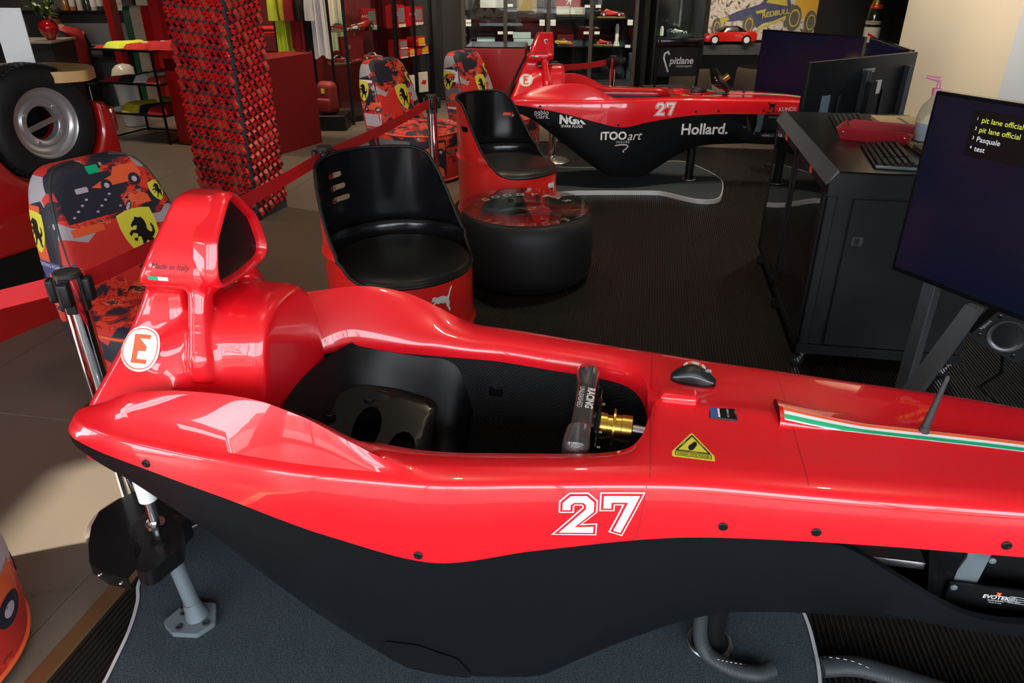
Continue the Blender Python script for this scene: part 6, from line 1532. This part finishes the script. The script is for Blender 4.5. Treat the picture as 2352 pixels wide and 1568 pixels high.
def keyboard(label, x, y, rz):
    c = thing('keyboard', label, 'keyboard', on_desk(x, y), GA + rz, 'keyboards on the desk')
    MB().add([(-.225, -.075, 0), (.225, -.075, 0), (.225, .075, 0), (-.225, .075, 0), (-.225, -.08, .008), (.225, -.08, .008), (.225, .075, .024), (-.225, .075, .024)], [(3, 2, 1, 0), (4, 5, 6, 7), (0, 1, 5, 4), (1, 2, 6, 5), (2, 3, 7, 6), (3, 0, 4, 7)]).build('case', M_black, c, None)
    MB().rbox((.222, -.078, .001), (.232, .074, .014), .003, 2).build('end_band', mat('keyboard grey', (.12, .14, .16), .4), c)
    for j in range(6):
        for i in range(21):
            if i in (15, ) : continue
            put('key', key, c, (-.208 + i * .0205, -.058 + j * .0235, .0105 + j * .0025), (R(6), 0, 0))
    return c
keyboard('black keyboard next to the end of the desk, in front of the red tray', .285, .31, R(-96)); keyboard('black keyboard behind the red leather tray', .29, 1.03, R(-96))
tr_ = thing('leather_tray', 'red leather tray with silver snap corners between two keyboards', 'tray', on_desk(.335, .69), GA + R(-24))
M_lea = mat('red leather', (.34, .012, .02), .5, bump=(120, .2)); M_lea2 = mat('orange red lining', (.50, .045, .015), .6)
MB().box((-.14, -.09, 0), (.14, .09, .004)).build('bottom', M_lea2, tr_, None)
for s in (-1, 1):
    MB().add([(-.14, s * .09, 0), (.14, s * .09, 0), (.155, s * .115, .05), (.13, s * .118, .062), (-.13, s * .118, .062), (-.155, s * .115, .05), (-.14, s * .086, .004), (.14, s * .086, .004), (.155, s * .111, .05), (.13, s * .114, .062), (-.13, s * .114, .062), (-.155, s * .111, .05)], [tuple(range(6)), (11, 10, 9, 8, 7, 6)] + [(i, i + 1, i + 7, i + 6) for i in range(5)]).build('long_side', M_lea, tr_, None)
    MB().add([(s * .14, -.09, 0), (s * .14, .09, 0), (s * .165, .105, .055), (s * .165, -.105, .055), (s * .137, -.088, .004), (s * .137, .088, .004), (s * .161, .103, .055), (s * .161, -.103, .055)], [(0, 1, 2, 3), (7, 6, 5, 4), (0, 3, 7, 4), (1, 5, 6, 2), (3, 2, 6, 7)]).build('short_side', M_lea2, tr_, None)
    for x in (-.13, .13): MB().ball((x, s * .113, .038), .006, 6).build('snap', M_chrome, tr_)
M_tan = mat('tan board', (.45, .33, .16), .6)
bx = thing('wheel_base_box', 'flat tan wheel base housing with slots on the desk', 'housing', on_desk(.565, .66), GA)
MB().rbox((-.13, -.16, 0), (.10, .56, .022), .003, 1).build('tan_plate', M_tan, bx)
MB().rbox((-.13, -.40, 0), (.08, -.17, .024), .003, 1).build('grille_plate', mat('khaki grille', (.13, .10, .05), .5), bx)
slot = MB().box((-.012, -.004, 0), (.012, .004, .002)).mesh('slot', M_tan, None)
for i in range(6):
    for j in range(5): put('slot', slot, bx, (-.105 + j * .034 + (i % 2) * .016, -.38 + i * .034, .0235), (0, 0, R(-50)))
for x, y in ((-.10, -.14), (-.02, -.14), (-.04, .2), (.05, .3)): MB().lathe([(.006, .022), (.006, .0235), (.0005, .0235)], 12, Matrix.Translation((x, y, 0))).build('screw', M_black, bx)
MB().box((-.12, -.12, .0222), (.09, -.116, .0228)).box((-.02, .05, .0222), (.0, .5, .0228)).build('seam_line', M_black, bx, None)
sb2 = thing('spray_bottle', 'clear plastic dispenser bottle with pink pump on the desk', 'bottle', on_desk(.505, .565, .0245), R(150))
MB().lathe([(.05, 0), (.055, .01), (.055, .11), (.045, .15), (.022, .18), (.018, .19), (.018, .20)], 28).build('bottle_body', glass_mat('plastic clear', (.80, .84, .86), 1., .15), sb2, 50)
MB().lathe([(.047, .004), (.051, .01), (.051, .08), (.0005, .08)], 28).build('liquid', mat('clear liquid', (.5, .55, .58), .1), sb2, 50)
pk = mat('pump pink', (.75, .28, .40), .4); MB().lathe([(.020, .20), (.020, .225), (.008, .228), (.007, .26)], 18).cyl((0, 0, .262), (.055, 0, .270), .010, .007, 12).build('pump', pk, sb2)

# ---------------------------------------------------------------- triple screens of the far car
M_scr = mat('dark screen', (.004, .005, .010), .16, emit=(.0018, .0024, .010), es=1.)
def screen(label, p0, p1, z0, z1, thick=.035, face=1, cm=None):
    """flat monitor whose panel runs from p0 to p1 in plan; face = side the picture is on"""
    p0, p1 = Vector((*p0, 0)), Vector((*p1, 0)); d = p1 - p0; L = d.length
    c = thing('monitor', label, 'monitor', p0, math.atan2(d.y, d.x))
    s = face
    MB().rbox((0, 0 if s < 0 else -thick, z0), (L, thick if s < 0 else 0, z1), .005, 2).build('case', cm or M_bgloss, c)
    MB().box((.012, -.0012 if s < 0 else .0, z0 + .018), (L - .012, 0 if s < 0 else .0012, z1 - .012)).build('display', M_scr, c, None)
    return c, L
m1, L1 = screen('dark monitor wing beyond the nose of the lettered simulator', (2.14, 6.77), (2.68, 5.99), .58, 1.13, .035, -1)
m2, L2 = screen('dark centre monitor facing the nose of the lettered simulator', (2.70, 5.96), (2.545, 5.02), .58, 1.13, .035, -1)
m3, L3 = screen('monitor wing seen from behind with black mounting rails and labels', (1.64, 4.34), (2.52, 4.92), .53, 1.13, .035, 1, M_steel)
for x in (.50, .93):
    rl_ = MB().rbox((x, -.075, .50), (x + .035, -.036, 1.06), .003, 1).rbox((x + .05, -.06, .50), (x + .065, -.036, 1.04), .002, 1).build('mount_rail', mat('rail graphite', (.022, .025, .03), .4), m3)
    for z in (.62, .58): MB().ball((x + .018, -.077, z), .006, 6).build('rail_bolt', M_chrome, rl_)
for x in (.30, .74): MB().rbox((x, -.046, .60), (x + .025, -.035, .93), .003, 1).build('back_rib', M_black, m3)
MB().rbox((.25, -.06, .55), (.95, -.036, .58), .003, 1).build('cross_bar', M_black, m3)
MB().box((.15, -.037, .80), (.23, -.0355, .94)).build('rating_label', mat('label grey blue', (.16, .20, .24), .5), m3, None); MB().box((.66, -.037, .91), (.72, -.0355, .99)).build('paper_label', M_offw, m3, None); MB().box((.50, -.037, 1.04), (.62, -.0355, 1.065)).build('barcode_label', mat('label mid grey', (.3, .3, .3), .6), m3, None)
for i in range(5): MB().box((.115 + .018 * (i % 2), -.037, .66 + .022 * (i // 2)), (.125 + .018 * (i % 2), -.0355, .674 + .022 * (i // 2))).build('port', M_alu, m3, None)
MB().tube([(1.0, -.05, .72), (1.08, -.09, .70), (1.05, -.06, .62), (1.12, -.10, .66), (1.0, -.08, .58)], .010, 8).tube([(.3, -.045, .66), (.5, -.05, .70), (.8, -.05, .76), (1.0, -.05, .80)], .004, 6).build('cable', M_black, m3)
for m_, L_ in ((m1, L1), (m2, L2)): MB().box((L_ / 2 - .03, .036, .0), (L_ / 2 + .03, .08, 1.0)).box((L_ / 2 - .25, -.0, .0), (L_ / 2 + .25, .15, .02)).build('stand', M_steel, m_, None)
MB().box((L3 / 2 - .03, -.11, .0), (L3 / 2 + .03, -.076, 1.0)).box((L3 / 2 - .25, -.2, 0), (L3 / 2 + .25, .05, .02)).build('stand', M_steel, m3, None)

# monitor of the near car
m4, L4 = screen('large dark monitor showing a list of four names beside the desk', (1.385, 2.50), (1.84, 1.51), .618, 1.242, .04, -1)
PN = Matrix.Translation((0, 0, 0))
ov = MB().box((.152, -.0035, 1.065), (.90, -.0012, 1.205)).build('list_panel', mat('screen black panel', (.002, .002, .003), .3), m4, None)
M_ty = mat('screen yellow', (.3, .35, .02), .5, emit=(.72, .80, .08), es=.75); M_tw = mat('screen white', (.4, .4, .45), .5, emit=(.75, .75, .85), es=.75)
def label_txt(s, x, z, m, size):
    vs, fs_ = text2d(s); mn = min(v[0] for v in vs)
    decal('list_text', ([(a - mn, b) for a, b in vs], fs_), m, ov, (x, -.0036, z), (1, 0, 0), (0, 0, 1), size, None, .0006)
for i, (t_, m_) in enumerate((('pit lane official', M_ty), ('pit lane official', M_ty), ('Pasquale', M_tw), ('test', M_tw))):
    z = 1.180 - .029 * i
    label_txt(str(i + 1), .168, z, M_tw, .014); label_txt(t_, .184, z - .002, m_, .0228)
st4 = MB().box((.52, .045, .62), (.62, .075, .95)).build('mount_plate', M_steel, m4, None)
MB().rbox((.10, .05, .0), (.15, .09, .75), .003, 1).box((.06, -.10, 0), (.19, .30, .02)).build('stand_post', mat('stand grey', (.05, .055, .06), .45), m4, 30)
MB().add([(.30, .0, .60), (.35, .0, .60), (.35, .03, .60), (.30, .03, .60), (.30, -.42, .02), (.35, -.42, .02), (.35, -.36, .02), (.30, -.36, .02)], [(0, 1, 2, 3), (4, 7, 6, 5), (0, 4, 5, 1), (1, 5, 6, 2), (2, 6, 7, 3), (3, 7, 4, 0)]).build('stand_strut', MATS['stand grey'], m4, None)
spk = thing('speaker', 'small black speaker with silver cone under the large monitor', 'speaker', (1.735, 2.30, .455), R(-25))
PRT = Matrix.Rotation(R(90), 4, 'X') @ Matrix.Rotation(R(-22), 4, 'Z')
MB().prism(round_poly([(-.095, -.07), (.095, -.07), (.10, .06), (-.075, .075)], .03, 5), -.06, .02, PRT).build('speaker_case', M_black, spk, 30)
MB().lathe([(.058, .02), (.060, .026), (.054, .026), (.046, .021), (.034, .010), (.016, .004), (.012, .014), (.0005, .017)], 36, PRT).build('cone', mat('speaker cone', (.10, .10, .11), .25, .6), spk, 50)
for x, y in ((-.06, .05), (.07, .04), (-.07, -.04), (.06, -.05)): MB().lathe([(.007, .02), (.007, .023), (.004, .024), (.0005, .021)], 12, PRT @ Matrix.Translation((x, y, 0))).build('case_screw', M_bgloss, spk)
decal('maker_text', text2d('logitech'), M_alu, spk, PRT @ Vector((-.077, .0, .0205)), PRT.to_3x3() @ Vector((.2, 1, 0)), PRT.to_3x3() @ Vector((-1, .2, 0)), .014, None, .0008)
MB().tube([(.01, .0, -.07), (.03, .02, -.16), (-.02, .03, -.24), (.05, .0, -.28), (-.01, .04, -.33), (.04, .02, -.40), (.0, .03, -.448)], .006, 8).build('cable', M_bgloss, spk)
MB().cyl((.0, .05, .02), (.0, .25, .20), .012, n=12).build('bracket', M_steel, spk)

# ---------------------------------------------------------------- braided cable sleeves round the near platform
NM = Matrix.Translation(NEAR) @ Matrix.Rotation(GA, 4, 'Z')
M_braid = weave_mat('braided sleeve', 420, (.010, .012, .015), (.040, .045, .05), .6, 0., .6)
def sleeve(label, pts, r, flat):
    P = [NM @ Vector(p) for p in pts]; out = []
    for i in range(len(P) - 1):
        p0, p1, p2, p3 = P[max(i - 1, 0)], P[i], P[i + 1], P[min(i + 2, len(P) - 1)]
        for k_ in range(6):
            t_ = k_ / 6; out.append(.5 * (2 * p1 + (p2 - p0) * t_ + (2 * p0 - 5 * p1 + 4 * p2 - p3) * t_ * t_ + (3 * p1 - p0 - 3 * p2 + p3) * t_ ** 3))
    out.append(P[-1])
    c = thing('cable_sleeve', label, 'cable sleeve', (0, 0, 0)); o = MB().tube(out, r, 16, flat=flat).build('sleeve', M_braid, c, 60)
    st_ = []
    for i, p in enumerate(out):
        a = i * .22 + .6; st_.append(p + Vector((0, .8 * r * math.cos(a), flat * r * abs(math.sin(a)) + .0012)))
    for i in range(0, len(st_) - 1): MB().tube([st_[i], st_[i].lerp(st_[i + 1], .45)], .0007, 5).build('white_stitch', M_white, o)
sleeve('braided grey cable sleeve looped round the front leg of the simulator', [(.262, -.05, .36), (.262, -.062, .20), (.275, -.085, .085), (.33, -.115, .062), (.40, -.125, .060), (.445, -.10, .057)], .021, .8)
sleeve('braided grey cable sleeve lying on the ribbed mat off the platform', [(.575, -.05, .030), (.66, -.035, .032), (.76, -.05, .030), (.88, -.08, .030), (1.0, -.09, .030), (1.3, -.06, .030)], .028, .75)
